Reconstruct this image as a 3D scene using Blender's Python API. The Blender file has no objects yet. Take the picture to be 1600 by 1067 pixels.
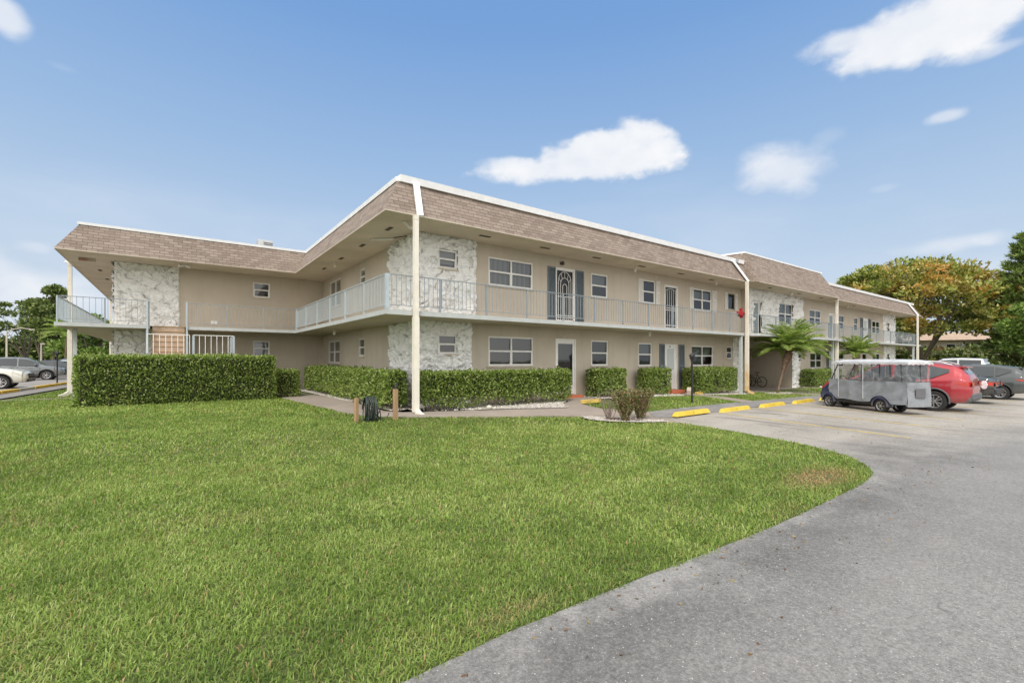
import bpy, bmesh, math, random
import numpy as np
from mathutils import Vector, Matrix, noise

random.seed(7)
RNG = np.random.default_rng(11)
scene = bpy.context.scene
COL = scene.collection
PI = math.pi

# ------------------------------------------------------------------ objects
def wm(o):
    if o is None: return Matrix()
    b = Matrix.Translation(o.location) @ o.rotation_euler.to_matrix().to_4x4() @ Matrix.Diagonal((*o.scale, 1))
    return (wm(o.parent) @ o.matrix_parent_inverse if o.parent else Matrix()) @ b

def adopt(o, parent, world=False):
    if parent is not None:
        o.parent = parent
        if world: o.matrix_parent_inverse = wm(parent).inverted()
    return o

def tag(o, label=None, cat=None, group=None, kind=None):
    if label: o['label'] = label
    if cat: o['category'] = cat
    if group: o['group'] = group
    if kind: o['kind'] = kind
    return o

def thing(name, loc, label, cat, group=None, rz=0.0):
    o = bpy.data.objects.new(name, None)
    o.empty_display_size = 0.2
    COL.objects.link(o)
    o.location = loc; o.rotation_euler = (0, 0, rz)
    return tag(o, label, cat, group)

def mesh_obj(name, me, mats, parent=None, world=False, smooth=False):
    o = bpy.data.objects.new(name, me)
    if not isinstance(mats, (list, tuple)): mats = [mats]
    for m in mats: me.materials.append(m)
    if smooth: me.polygons.foreach_set('use_smooth', [True] * len(me.polygons))
    COL.objects.link(o)
    return adopt(o, parent, world)

def copy_tree(o, parent=None):
    c = o.copy(); COL.objects.link(c)
    if parent is not None:
        c.parent = parent; c.matrix_parent_inverse = o.matrix_parent_inverse.copy()
    for ch in list(o.children): copy_tree(ch, c)
    return c

class MB:
    def __init__(s): s.v = []; s.f = []; s.m = []; s.uv = []
    def face(s, pts, mi=0, uv=None):
        n = len(s.v); s.v += [tuple(p) for p in pts]
        s.f.append(tuple(range(n, n + len(pts)))); s.m.append(mi)
        s.uv.append(uv if uv else [(0, 0)] * len(pts))
    def raw(s, verts, faces, mi=0):
        n = len(s.v); s.v += [tuple(p) for p in verts]
        for f in faces:
            s.f.append(tuple(i + n for i in f)); s.m.append(mi); s.uv.append([(0, 0)] * len(f))
    def box(s, a, b, T=None, mi=0):
        (x0, y0, z0), (x1, y1, z1) = a, b
        P = [(x0,y0,z0),(x1,y0,z0),(x1,y1,z0),(x0,y1,z0),(x0,y0,z1),(x1,y0,z1),(x1,y1,z1),(x0,y1,z1)]
        if T: P = [T(*p) for p in P]
        s.raw(P, [(0,3,2,1),(4,5,6,7),(0,1,5,4),(1,2,6,5),(2,3,7,6),(3,0,4,7)], mi)
    def tube(s, pts, r, n=8, mi=0, cap=True):
        pts = [Vector(p) for p in pts]
        rs = r if isinstance(r, (list, tuple)) else [r] * len(pts)
        V = []; F = []
        up = Vector((0, 0, 1)); prev = None
        for i, p in enumerate(pts):
            d = (pts[min(i+1, len(pts)-1)] - pts[max(i-1, 0)])
            d = d.normalized() if d.length > 1e-9 else Vector((0,0,1))
            if prev is None:
                a = d.cross(up) if abs(d.z) < .95 else d.cross(Vector((1,0,0)))
            else:
                a = prev - d * prev.dot(d)
            a.normalize(); prev = a; b = d.cross(a)
            for k in range(n):
                t = 2 * PI * k / n
                V.append(p + (a * math.cos(t) + b * math.sin(t)) * rs[i])
        for i in range(len(pts) - 1):
            for k in range(n):
                k2 = (k + 1) % n
                F.append((i*n+k, i*n+k2, (i+1)*n+k2, (i+1)*n+k))
        if cap:
            F.append(tuple(range(n))[::-1]); F.append(tuple((len(pts)-1)*n + k for k in range(n)))
        s.raw(V, F, mi)
    def bar(s, p0, p1, w, h, mi=0):
        p0 = Vector(p0); p1 = Vector(p1); d = (p1 - p0).normalized()
        a = d.cross(Vector((0,0,1))) if abs(d.z) < .95 else d.cross(Vector((1,0,0)))
        a.normalize(); b = a.cross(d).normalized(); a = a * w / 2; b = b * h / 2
        P = [p0-a-b, p0+a-b, p0+a+b, p0-a+b, p1-a-b, p1+a-b, p1+a+b, p1-a+b]
        s.raw(P, [(0,3,2,1),(4,5,6,7),(0,1,5,4),(1,2,6,5),(2,3,7,6),(3,0,4,7)], mi)
    def lathe(s, prof, n=24, T=None, mi=0):
        V = []; F = []; m = len(prof)
        for k in range(n):
            t = 2 * PI * k / n
            for (r, z) in prof:
                p = (r * math.cos(t), r * math.sin(t), z)
                V.append(T(*p) if T else p)
        for k in range(n):
            k2 = (k + 1) % n
            for j in range(m - 1):
                F.append((k*m+j, k2*m+j, k2*m+j+1, k*m+j+1))
        s.raw(V, F, mi)
    def build(s, name, mats, parent=None, world=False, smooth=False, recalc=True, bevel=0, label=None):
        me = bpy.data.meshes.new(name)
        me.from_pydata(s.v, [], s.f); me.update()
        me.polygons.foreach_set('material_index', s.m)
        uvl = me.uv_layers.new(name='UVMap')
        flat = [c for u in s.uv for p in u for c in p]
        uvl.data.foreach_set('uv', flat)
        if recalc or bevel:
            bm = bmesh.new(); bm.from_mesh(me)
            if bevel:
                bmesh.ops.remove_doubles(bm, verts=bm.verts, dist=1e-5)
                bmesh.ops.recalc_face_normals(bm, faces=bm.faces)
                ed = [e for e in bm.edges if len(e.link_faces) == 2 and e.calc_face_angle(0) > .6]
                bmesh.ops.bevel(bm, geom=ed, offset=bevel, segments=2, affect='EDGES', profile=.6)
            else:
                bmesh.ops.recalc_face_normals(bm, faces=bm.faces)
            bm.to_mesh(me); bm.free()
        o = mesh_obj(name, me, mats, parent, world, smooth)
        if label: o['label'] = label
        return o

def np_mesh(name, V, nper, count, mat, parent=None, world=False, faces=None):
    """V: (count*nper,3) verts; faces: list of index tuples inside one item"""
    faces = faces or [tuple(range(nper))]
    me = bpy.data.meshes.new(name)
    me.vertices.add(len(V)); me.vertices.foreach_set('co', np.asarray(V, np.float32).ravel())
    base = np.arange(count)[:, None] * nper
    tmpl = np.concatenate([np.array(f) for f in faces])
    loops = (base + tmpl[None, :]).ravel().astype(np.int32)
    tot1 = np.array([len(f) for f in faces], np.int32)
    tot = np.tile(tot1, count)
    st = np.concatenate([[0], np.cumsum(tot)[:-1]]).astype(np.int32)
    me.loops.add(len(loops)); me.loops.foreach_set('vertex_index', loops)
    me.polygons.add(len(tot)); me.polygons.foreach_set('loop_start', st)
    me.update(calc_edges=True)
    return mesh_obj(name, me, mat, parent, world)

def unit(a):
    return a / np.maximum(np.linalg.norm(a, axis=1, keepdims=True), 1e-9)

def leaves(name, P, D, L, W, mat, parent=None, world=False, fold=.25):
    """rhombic leaves: P base points, D directions"""
    n = len(P); D = unit(D)
    R = unit(np.cross(D, RNG.normal(size=(n, 3))))
    N = np.cross(D, R)
    L = (np.ones(n) * L * RNG.uniform(.7, 1.25, n))[:, None]; W = (np.ones(n) * W * RNG.uniform(.75, 1.2, n))[:, None]
    V = np.empty((n, 4, 3))
    V[:, 0] = P; V[:, 2] = P + D * L
    mid = P + D * L * .45 + N * W * fold
    V[:, 1] = mid + R * W * .5; V[:, 3] = mid - R * W * .5
    return np_mesh(name, V.reshape(-1, 3), 4, n, mat, parent, world)

# ------------------------------------------------------------------ materials
def lin(r, g, b):
    f = lambda c: ((c/255) / 12.92) if c/255 <= .04045 else (((c/255) + .055) / 1.055) ** 2.4
    return (f(r), f(g), f(b), 1)

class NT:
    def __init__(s, name):
        s.mat = bpy.data.materials.new(name); s.mat.use_nodes = True
        s.t = s.mat.node_tree; s.n = s.t.nodes; s.l = s.t.links
        s.p = s.n['Principled BSDF']; s.out = s.n['Material Output']
    def add(s, t, **k):
        n = s.n.new(t)
        for a, b in k.items():
            if hasattr(n, a): setattr(n, a, b)
        return n
    def lk(s, a, b): s.l.new(a, b)
    def coord(s, which='Object'):
        if not hasattr(s, '_tc'): s._tc = s.add('ShaderNodeTexCoord')
        return s._tc.outputs[which]
    def noise(s, scale, detail=4, rough=.55, vec=None, stretch=None, dist=0):
        n = s.add('ShaderNodeTexNoise'); n.inputs['Scale'].default_value = scale
        n.inputs['Detail'].default_value = detail; n.inputs['Roughness'].default_value = rough
        n.inputs['Distortion'].default_value = dist
        v = vec if vec is not None else s.coord()
        if stretch:
            m = s.add('ShaderNodeMapping'); m.inputs['Scale'].default_value = stretch
            s.lk(v, m.inputs['Vector']); v = m.outputs['Vector']
        s.lk(v, n.inputs['Vector']); return n.outputs['Fac']
    def vor(s, scale, feature='F1', vec=None):
        n = s.add('ShaderNodeTexVoronoi'); n.feature = feature; n.inputs['Scale'].default_value = scale
        s.lk(vec if vec is not None else s.coord(), n.inputs['Vector']); return n
    def ramp(s, fac, stops):
        r = s.add('ShaderNodeValToRGB'); e = r.color_ramp.elements
        while len(e) < len(stops): e.new(.5)
        for i, (p, c) in enumerate(stops):
            e[i].position = p; e[i].color = c if len(c) == 4 else (*c, 1)
        s.lk(fac, r.inputs['Fac']); return r.outputs['Color']
    def rng(s, fac, a, b, c=0., d=1.):
        r = s.add('ShaderNodeMapRange'); r.clamp = True
        for i, v in enumerate((a, b, c, d)): r.inputs[i + 1].default_value = v
        s.lk(fac, r.inputs[0]); return r.outputs[0]
    def mix(s, fac, a, b, mode='MIX'):
        m = s.add('ShaderNodeMix'); m.data_type = 'RGBA'; m.blend_type = mode
        if isinstance(fac, (int, float)): m.inputs[0].default_value = fac
        else: s.lk(fac, m.inputs[0])
        for i, v in ((6, a), (7, b)):
            if isinstance(v, (tuple, list)): m.inputs[i].default_value = v if len(v) == 4 else (*v, 1)
            else: s.lk(v, m.inputs[i])
        return m.outputs[2]
    def math(s, op, a, b=None):
        m = s.add('ShaderNodeMath'); m.operation = op
        for i, v in ((0, a), (1, b)):
            if v is None: continue
            if isinstance(v, (int, float)): m.inputs[i].default_value = v
            else: s.lk(v, m.inputs[i])
        return m.outputs[0]
    def bump(s, h, strength=.3, dist=.01):
        b = s.add('ShaderNodeBump'); b.inputs['Strength'].default_value = strength
        b.inputs['Distance'].default_value = dist; s.lk(h, b.inputs['Height'])
        s.lk(b.outputs[0], s.p.inputs['Normal']); return b
    def base(s, c):
        if isinstance(c, (tuple, list)): s.p.inputs['Base Color'].default_value = c if len(c) == 4 else (*c, 1)
        else: s.lk(c, s.p.inputs['Base Color'])
    def rough(s, v):
        if isinstance(v, (int, float)): s.p.inputs['Roughness'].default_value = v
        else: s.lk(v, s.p.inputs['Roughness'])
    def sep(s):
        if not hasattr(s, '_sp'):
            s._sp = s.add('ShaderNodeSeparateXYZ')
            g = s.add('ShaderNodeNewGeometry'); s.lk(g.outputs['Position'], s._sp.inputs[0])
        return s._sp.outputs

def simple(name, c, rough=.6, var=.12, scale=6., metal=0., bump=0., bscale=60., spec=None):
    t = NT(name)
    n = t.noise(scale, 5)
    d = tuple(x * (1 - var) for x in c[:3]); l = tuple(min(1, x * (1 + var)) for x in c[:3])
    t.base(t.mix(t.rng(n, .3, .7), (*d, 1), (*l, 1)))
    t.rough(rough); t.p.inputs['Metallic'].default_value = metal
    if spec is not None: t.p.inputs['Specular IOR Level'].default_value = spec
    if bump: t.bump(t.noise(bscale, 3), bump, .01)
    return t.mat

def m_stucco(name, c):
    t = NT(name)
    big = t.noise(.55, 5, .6); fine = t.noise(90, 3)
    streak = t.noise(1.2, 5, .6, stretch=(3.5, 3.5, .35))
    col = t.mix(t.rng(big, .32, .68), tuple(x*.9 for x in c[:3]), tuple(min(1,x*1.07) for x in c[:3]))
    col = t.mix(t.rng(streak, .5, .75, 0, .30), col, (c[0]*.70, c[1]*.68, c[2]*.64))
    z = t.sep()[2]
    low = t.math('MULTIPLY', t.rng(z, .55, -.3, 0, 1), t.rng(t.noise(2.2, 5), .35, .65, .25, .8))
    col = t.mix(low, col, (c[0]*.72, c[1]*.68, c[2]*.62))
    t.base(col); t.rough(.9)
    t.bump(fine, .35, .006)
    return t.mat

def m_soffit():
    t = NT('soffit_plaster'); c = (.57, .505, .41)
    n = t.noise(.9, 5); f = t.noise(30, 5, .7)
    col = t.mix(t.rng(n, .3, .7), tuple(x*.88 for x in c), tuple(x*1.1 for x in c))
    col = t.mix(t.rng(f, .45, .7, 0, .35), col, tuple(x*.66 for x in c))
    t.base(col); t.rough(.95); t.bump(f, .6, .012); return t.mat

def m_shingle():
    t = NT('shingle_tabs')
    uv = t.coord('UV')
    nz = t.add('ShaderNodeTexNoise'); nz.inputs['Scale'].default_value = 1.7
    t.lk(uv, nz.inputs['Vector'])
    ad = t.add('ShaderNodeVectorMath'); ad.operation = 'MULTIPLY_ADD'
    t.lk(nz.outputs['Color'], ad.inputs[0]); ad.inputs[1].default_value = (.10, .03, 0); t.lk(uv, ad.inputs[2])
    def brick(msize):
        b = t.add('ShaderNodeTexBrick'); b.offset = .5; b.squash = 1
        b.inputs['Scale'].default_value = 1
        b.inputs['Brick Width'].default_value = .30; b.inputs['Row Height'].default_value = .135
        b.inputs['Mortar Size'].default_value = msize; b.inputs['Mortar Smooth'].default_value = .3
        t.lk(ad.outputs[0], b.inputs['Vector']); return b
    b = brick(.0075); b.inputs['Bias'].default_value = 0
    b.inputs['Color1'].default_value = (.180, .146, .122, 1); b.inputs['Color2'].default_value = (.285, .243, .208, 1)
    b.inputs['Mortar'].default_value = (.10, .075, .06, 1)
    big = t.noise(.6, 5); speck = t.noise(160, 2)
    col = t.mix(t.rng(big, .35, .7, 0, .38), b.outputs['Color'], (.30, .255, .22))
    st = t.noise(1.0, 5, .6, stretch=(4, 4, .4))
    col = t.mix(t.rng(st, .55, .8, 0, .45), col, (.17, .14, .115))
    col = t.mix(.35, col, t.mix(speck, (.25,.2,.16), (.6,.5,.42)), 'SOFT_LIGHT')
    t.base(col); t.rough(.92)
    # butt-edge relief: each course thickens towards its lower edge
    sp = t.add('ShaderNodeSeparateXYZ'); t.lk(ad.outputs[0], sp.inputs[0])
    row = t.math('FRACT', t.math('DIVIDE', sp.outputs[1], .135))
    h = t.math('SUBTRACT', t.math('MULTIPLY', t.math('SUBTRACT', 1.0, row), .6), t.math('MULTIPLY', b.outputs['Fac'], .9))
    h = t.math('ADD', h, t.math('MULTIPLY', speck, .15))
    t.bump(h, .8, .02)
    return t.mat

def m_stone():
    t = NT('painted_stone')
    a = t.add('ShaderNodeAttribute'); a.attribute_name = 'crev'
    f = t.noise(14, 5, .6)
    col = t.mix(t.rng(f, .3, .7), (.80, .80, .78), (.90, .90, .885))
    col = t.mix(t.math('MULTIPLY', a.outputs['Fac'], .8), col, (.12, .115, .10))
    g = t.noise(1.3, 4)
    col = t.mix(t.rng(g, .58, .8, 0, .18), col, (.60, .57, .50))
    t.base(col); t.rough(.6); t.bump(t.noise(35, 4), .3, .012)
    return t.mat

def m_paint(name, c, rough=.45, stain=.35, stainc=(.35,.24,.13), rust_low=False):
    t = NT(name)
    s = t.noise(1.6, 5, .6, stretch=(3, 3, .8)); f = t.noise(5, 5)
    col = t.mix(t.rng(f, .3, .7), tuple(x*.92 for x in c[:3]), tuple(min(1, x*1.05) for x in c[:3]))
    col = t.mix(t.rng(s, .56, .78, 0, stain), col, stainc)
    if rust_low:
        z = t.sep()[2]
        m = t.math('MULTIPLY', t.rng(z, 1.35, .75, 0, .85), t.rng(t.noise(3.0, 4), .25, .55))
        col = t.mix(m, col, (.62, .40, .16))
    t.base(col); t.rough(rough); t.bump(t.noise(40, 3), .08, .005)
    return t.mat

def m_leaf(name, stops, patch=None, trans=.35, rough=.5, pscale=.6):
    t = NT(name)
    g = t.add('ShaderNodeNewGeometry')
    col = t.ramp(g.outputs['Random Per Island'], stops)
    if patch:
        n = t.noise(pscale, 4, .6)
        col = t.mix(t.rng(n, patch[1], patch[2], 0, patch[3]), col, patch[0])
    t.base(col); t.rough(rough); t.p.inputs['Specular IOR Level'].default_value = .35
    tr = t.add('ShaderNodeBsdfTranslucent'); t.lk(t.mix(1., col, (1.0, 1.15, .55), 'MULTIPLY'), tr.inputs['Color'])
    mx = t.add('ShaderNodeMixShader'); mx.inputs[0].default_value = trans
    t.lk(t.p.outputs[0], mx.inputs[1]); t.lk(tr.outputs[0], mx.inputs[2]); t.lk(mx.outputs[0], t.out.inputs['Surface'])
    return t.mat

def m_glass(name, tint=(.75,.8,.78), refl=1.0, see=.75):
    t = NT(name)
    tr = t.add('ShaderNodeBsdfTransparent'); tr.inputs['Color'].default_value = (*(x*see for x in tint), 1)
    gl = t.add('ShaderNodeBsdfGlossy'); gl.inputs['Roughness'].default_value = .03
    gl.inputs['Color'].default_value = (.95, .97, 1, 1)
    fr = t.add('ShaderNodeFresnel'); fr.inputs['IOR'].default_value = 1.5
    f = t.math('MULTIPLY', fr.outputs[0], refl*.55); f = t.math('MINIMUM', t.math('ADD', f, .05), 1.)
    n = t.noise(1.5, 2)
    b = t.add('ShaderNodeBump'); b.inputs['Strength'].default_value = .03; b.inputs['Distance'].default_value = .05
    t.lk(n, b.inputs['Height']); t.lk(b.outputs[0], gl.inputs['Normal'])
    mx = t.add('ShaderNodeMixShader'); t.lk(f, mx.inputs[0]); t.lk(tr.outputs[0], mx.inputs[1]); t.lk(gl.outputs[0], mx.inputs[2])
    t.lk(mx.outputs[0], t.out.inputs['Surface'])
    return t.mat

def m_car(name, c, metal=.25, rough=.32):
    t = NT(name); t.base(c); t.rough(rough)
    t.p.inputs['Metallic'].default_value = metal
    t.p.inputs['Coat Weight'].default_value = 1.; t.p.inputs['Coat Roughness'].default_value = .06
    z = t.add('ShaderNodeSeparateXYZ'); t.lk(t.coord('Object'), z.inputs[0])
    dust = t.math('MULTIPLY', t.rng(z.outputs[2], .75, .2, 0, .35), t.rng(t.noise(6, 4), .3, .7, .4, 1))
    t.base(t.mix(dust, c, (.32, .29, .25)))
    return t.mat

def m_blind(name, c, axis=2, freq=22.):
    t = NT(name)
    sp = t.add('ShaderNodeSeparateXYZ'); t.lk(t.coord('UV'), sp.inputs[0])
    fr = t.math('FRACT', t.math('MULTIPLY', sp.outputs[axis], freq))
    t.base(t.mix(t.rng(fr, .0, .9), tuple(x*.55 for x in c), c)); t.rough(.7)
    return t.mat

M = {}
def mats():
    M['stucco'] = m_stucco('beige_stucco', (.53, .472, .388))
    M['soffit'] = m_soffit()
    M['shingle'] = m_shingle()
    M['stone'] = m_stone()
    M['fascia'] = m_paint('blue_grey_paint', (.44, .465, .455), .5, .3, (.22, .24, .21))
    M['rail'] = m_paint('railing_paint', (.25, .29, .315), .45, .45, (.20, .17, .13))
    M['railside'] = m_paint('pale_blue_paint', (.40, .465, .50), .45, .35, (.24, .2, .16))
    M['white'] = m_paint('white_metal_paint', (.80, .80, .78), .4, .12, (.5, .46, .4))
    M['cap'] = m_paint('white_roof_edge', (.86, .87, .88), .45, .1, (.5, .5, .48))
    M['cream'] = m_paint('cream_downspout', (.74, .70, .61), .5, .2, (.55, .47, .36)); M['creamrust'] = m_paint('cream_downspout_stained', (.70, .65, .55), .5, .25, (.5, .42, .3), True)
    M['post'] = m_paint('grey_post', (.46, .50, .50), .5, .35, (.4, .33, .25))
    M['frame'] = simple('window_frame_white', (.78, .78, .75), .4, .05)
    M['bframe'] = simple('bronze_frame', (.06, .05, .045), .4, .1)
    M['sill'] = simple('sill_concrete', (.52, .46, .38), .85, .1)
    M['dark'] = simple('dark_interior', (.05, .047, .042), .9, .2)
    M['glass'] = m_glass('window_glass', see=.62)
    M['blindv'] = m_blind('vertical_blinds', (.46, .48, .49), 0, 9.)
    M['blindh'] = m_blind('mini_blinds', (.66, .67, .65), 1, 26.)
    M['blindg'] = m_blind('grey_blinds', (.15, .155, .14), 1, 26.)
    M['shutter'] = simple('slate_shutter', (.135, .165, .185), .6, .08)
    M['wshutter'] = simple('white_shutter', (.70, .69, .65), .6, .05)
    M['brick'] = simple('red_step_paint', (.46, .13, .06), .75, .15, 12, bump=.3)
    M['roof'] = simple('white_flat_roof', (.6, .6, .58), .9, .15, 1.)
    M['conc'] = m_conc('walk_concrete', (.30, .255, .215))
    M['tread'] = simple('stair_riser_paint', (.42, .32, .24), .8, .15, 8, bump=.2)
    M['black'] = simple('black_metal', (.015, .015, .016), .4, .2)
    M['plastic'] = simple('black_plastic', (.025, .025, .027), .55, .2)
    M['tyre'] = simple('tyre_rubber', (.022, .022, .022), .8, .2, bump=.3)
    M['alloy'] = simple('alloy_rim', (.55, .55, .56), .3, .05, metal=.8)
    M['galv'] = simple('galvanised', (.45, .46, .46), .45, .1, metal=.5)
    M['vent'] = simple('vent_mesh', (.07, .06, .045), .9, .2)
    M['jar'] = simple('frosted_jar', (.75, .73, .66), .35, .04)

def m_conc(name, c, scale=1.):
    t = NT(name)
    n = t.noise(.9 * scale, 6, .6); f = t.noise(70, 4, .7); s = t.vor(220)
    col = t.mix(t.rng(n, .3, .7), tuple(x*.82 for x in c), tuple(x*1.15 for x in c))
    col = t.mix(t.rng(f, .4, .7, 0, .4), col, tuple(x*.6 for x in c))
    t.base(col); t.rough(.92); t.bump(f, .35, .006); return t.mat
mats()
# ------------------------------------------------------------------ terrain
def sst(a, b, x):
    t = np.clip((x - a) / (b - a), 0, 1); return t * t * (3 - 2 * t)
def gz(x, y):
    x = np.asarray(x, float); y = np.asarray(y, float)
    A = -.28 * sst(12.5, 26, x)
    lot = -.25 - .03 * sst(12, 30, x)
    return lot + (A - lot) * sst(8.4, 11.4, y)
def gzf(x, y): return float(gz(x, y))

def m_soil():
    t = NT('lawn_soil')
    n = t.noise(.8, 6, .6); f = t.noise(30, 5, .7)
    col = t.mix(t.rng(n, .3, .7), (.10, .125, .035), (.13, .155, .045))
    col = t.mix(t.rng(f, .45, .7, 0, .7), col, (.045, .05, .02))
    t.base(col); t.rough(.95); t.bump(f, .5, .02); return t.mat

def ground():
    xs = np.concatenate([[-600,-300,-150,-80,-50,-30,-20], np.arange(-14, 60.1, .5), [70, 90, 120, 200, 350, 600]])
    ys = np.concatenate([[-300,-120,-50,-20,-10], np.arange(-4, 30.1, .5), [35, 45, 60, 90, 150, 300, 600]])
    X, Y = np.meshgrid(xs, ys)
    Z = gz(X, Y)
    V = np.stack([X, Y, Z], -1).reshape(-1, 3)
    nx = len(xs); F = []
    for j in range(len(ys) - 1):
        for i in range(nx - 1):
            F.append((j*nx+i, j*nx+i+1, (j+1)*nx+i+1, (j+1)*nx+i))
    me = bpy.data.meshes.new('ground'); me.from_pydata(V.tolist(), [], F)
    o = mesh_obj('ground', me, m_soil(), smooth=True); tag(o, kind='structure', label='short green lawn ground around the building')
ground()

def sheet(name, poly, mat, lift=.02, step=.5, region=(-12, 58, 0, 28), label=None, cat=None, kind='structure', parent=None, thick=0):
    bm = bmesh.new()
    vs = [bm.verts.new((x, y, 0)) for x, y in poly]
    bm.faces.new(vs)
    bmesh.ops.triangulate(bm, faces=bm.faces[:])
    x0 = max(region[0], min(p[0] for p in poly)); x1 = min(region[1], max(p[0] for p in poly))
    y0 = max(region[2], min(p[1] for p in poly)); y1 = min(region[3], max(p[1] for p in poly))
    for a, b, ax in ((x0, x1, 0), (y0, y1, 1)):
        k = math.ceil(a / step) * step
        while k < b:
            co = [0, 0, 0]; no = [0, 0, 0]; co[ax] = k; no[ax] = 1
            bmesh.ops.bisect_plane(bm, geom=bm.verts[:] + bm.edges[:] + bm.faces[:], plane_co=co, plane_no=no)
            k += step
    bmesh.ops.remove_doubles(bm, verts=bm.verts, dist=1e-4)
    if thick:
        r = bmesh.ops.extrude_edge_only(bm, edges=[e for e in bm.edges if len(e.link_faces) == 1])
        for g in r['geom']:
            if isinstance(g, bmesh.types.BMVert): g.co.z = -thick
    for v in bm.verts: v.co.z += gzf(v.co.x, v.co.y) + lift
    bmesh.ops.recalc_face_normals(bm, faces=bm.faces)
    up = sum(f.normal.z for f in bm.faces)
    if up < 0: bmesh.ops.reverse_faces(bm, faces=bm.faces)
    me = bpy.data.meshes.new(name); bm.to_mesh(me); bm.free()
    o = mesh_obj(name, me, mat, parent, parent is not None)
    return tag(o, label, cat, kind=kind)

# smooth road / lawn border
ROAD = [(-60, 2.30), (.4, 2.33), (1.1, 2.35), (1.7, 2.38), (2.4, 2.36), (3.05, 2.34), (3.75, 2.30), (4.97, 2.25), (5.8, 2.24), (6.64, 2.26),
        (7.4, 2.27), (8.0, 2.30), (8.5, 2.36), (8.9, 2.50), (9.3, 2.72), (9.75, 3.05), (10.1, 3.50), (10.4, 4.10),
        (10.65, 4.84), (10.85, 5.6), (11.0, 6.3), (11.08, 6.9), (11.12, 7.3)]
PATH_OUT = [(3.3, 22.3), (3.35, 19.0), (3.52, 17.0), (3.67, 15.0), (3.78, 13.4), (3.9, 12.3), (4.35, 11.5), (4.9, 11.05), (5.82, 10.72), (7.5, 10.15), (8.9, 9.8), (9.45, 9.5), (9.75, 9.1),
            (10.0, 8.5), (10.4, 8.0), (10.95, 7.55), (11.12, 7.3)]
PATH_IN = [(12.25, 9.15), (11.6, 9.75), (11.0, 10.12), (10.2, 10.5), (9.0, 10.75), (8.1, 11.02), (7.1, 11.25), (6.3, 11.62), (5.6, 11.95), (5.15, 12.1), (4.85, 12.7), (5.0, 16.5), (4.95, 19.1), (4.6, 20.6), (4.3, 22.3)]

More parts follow.
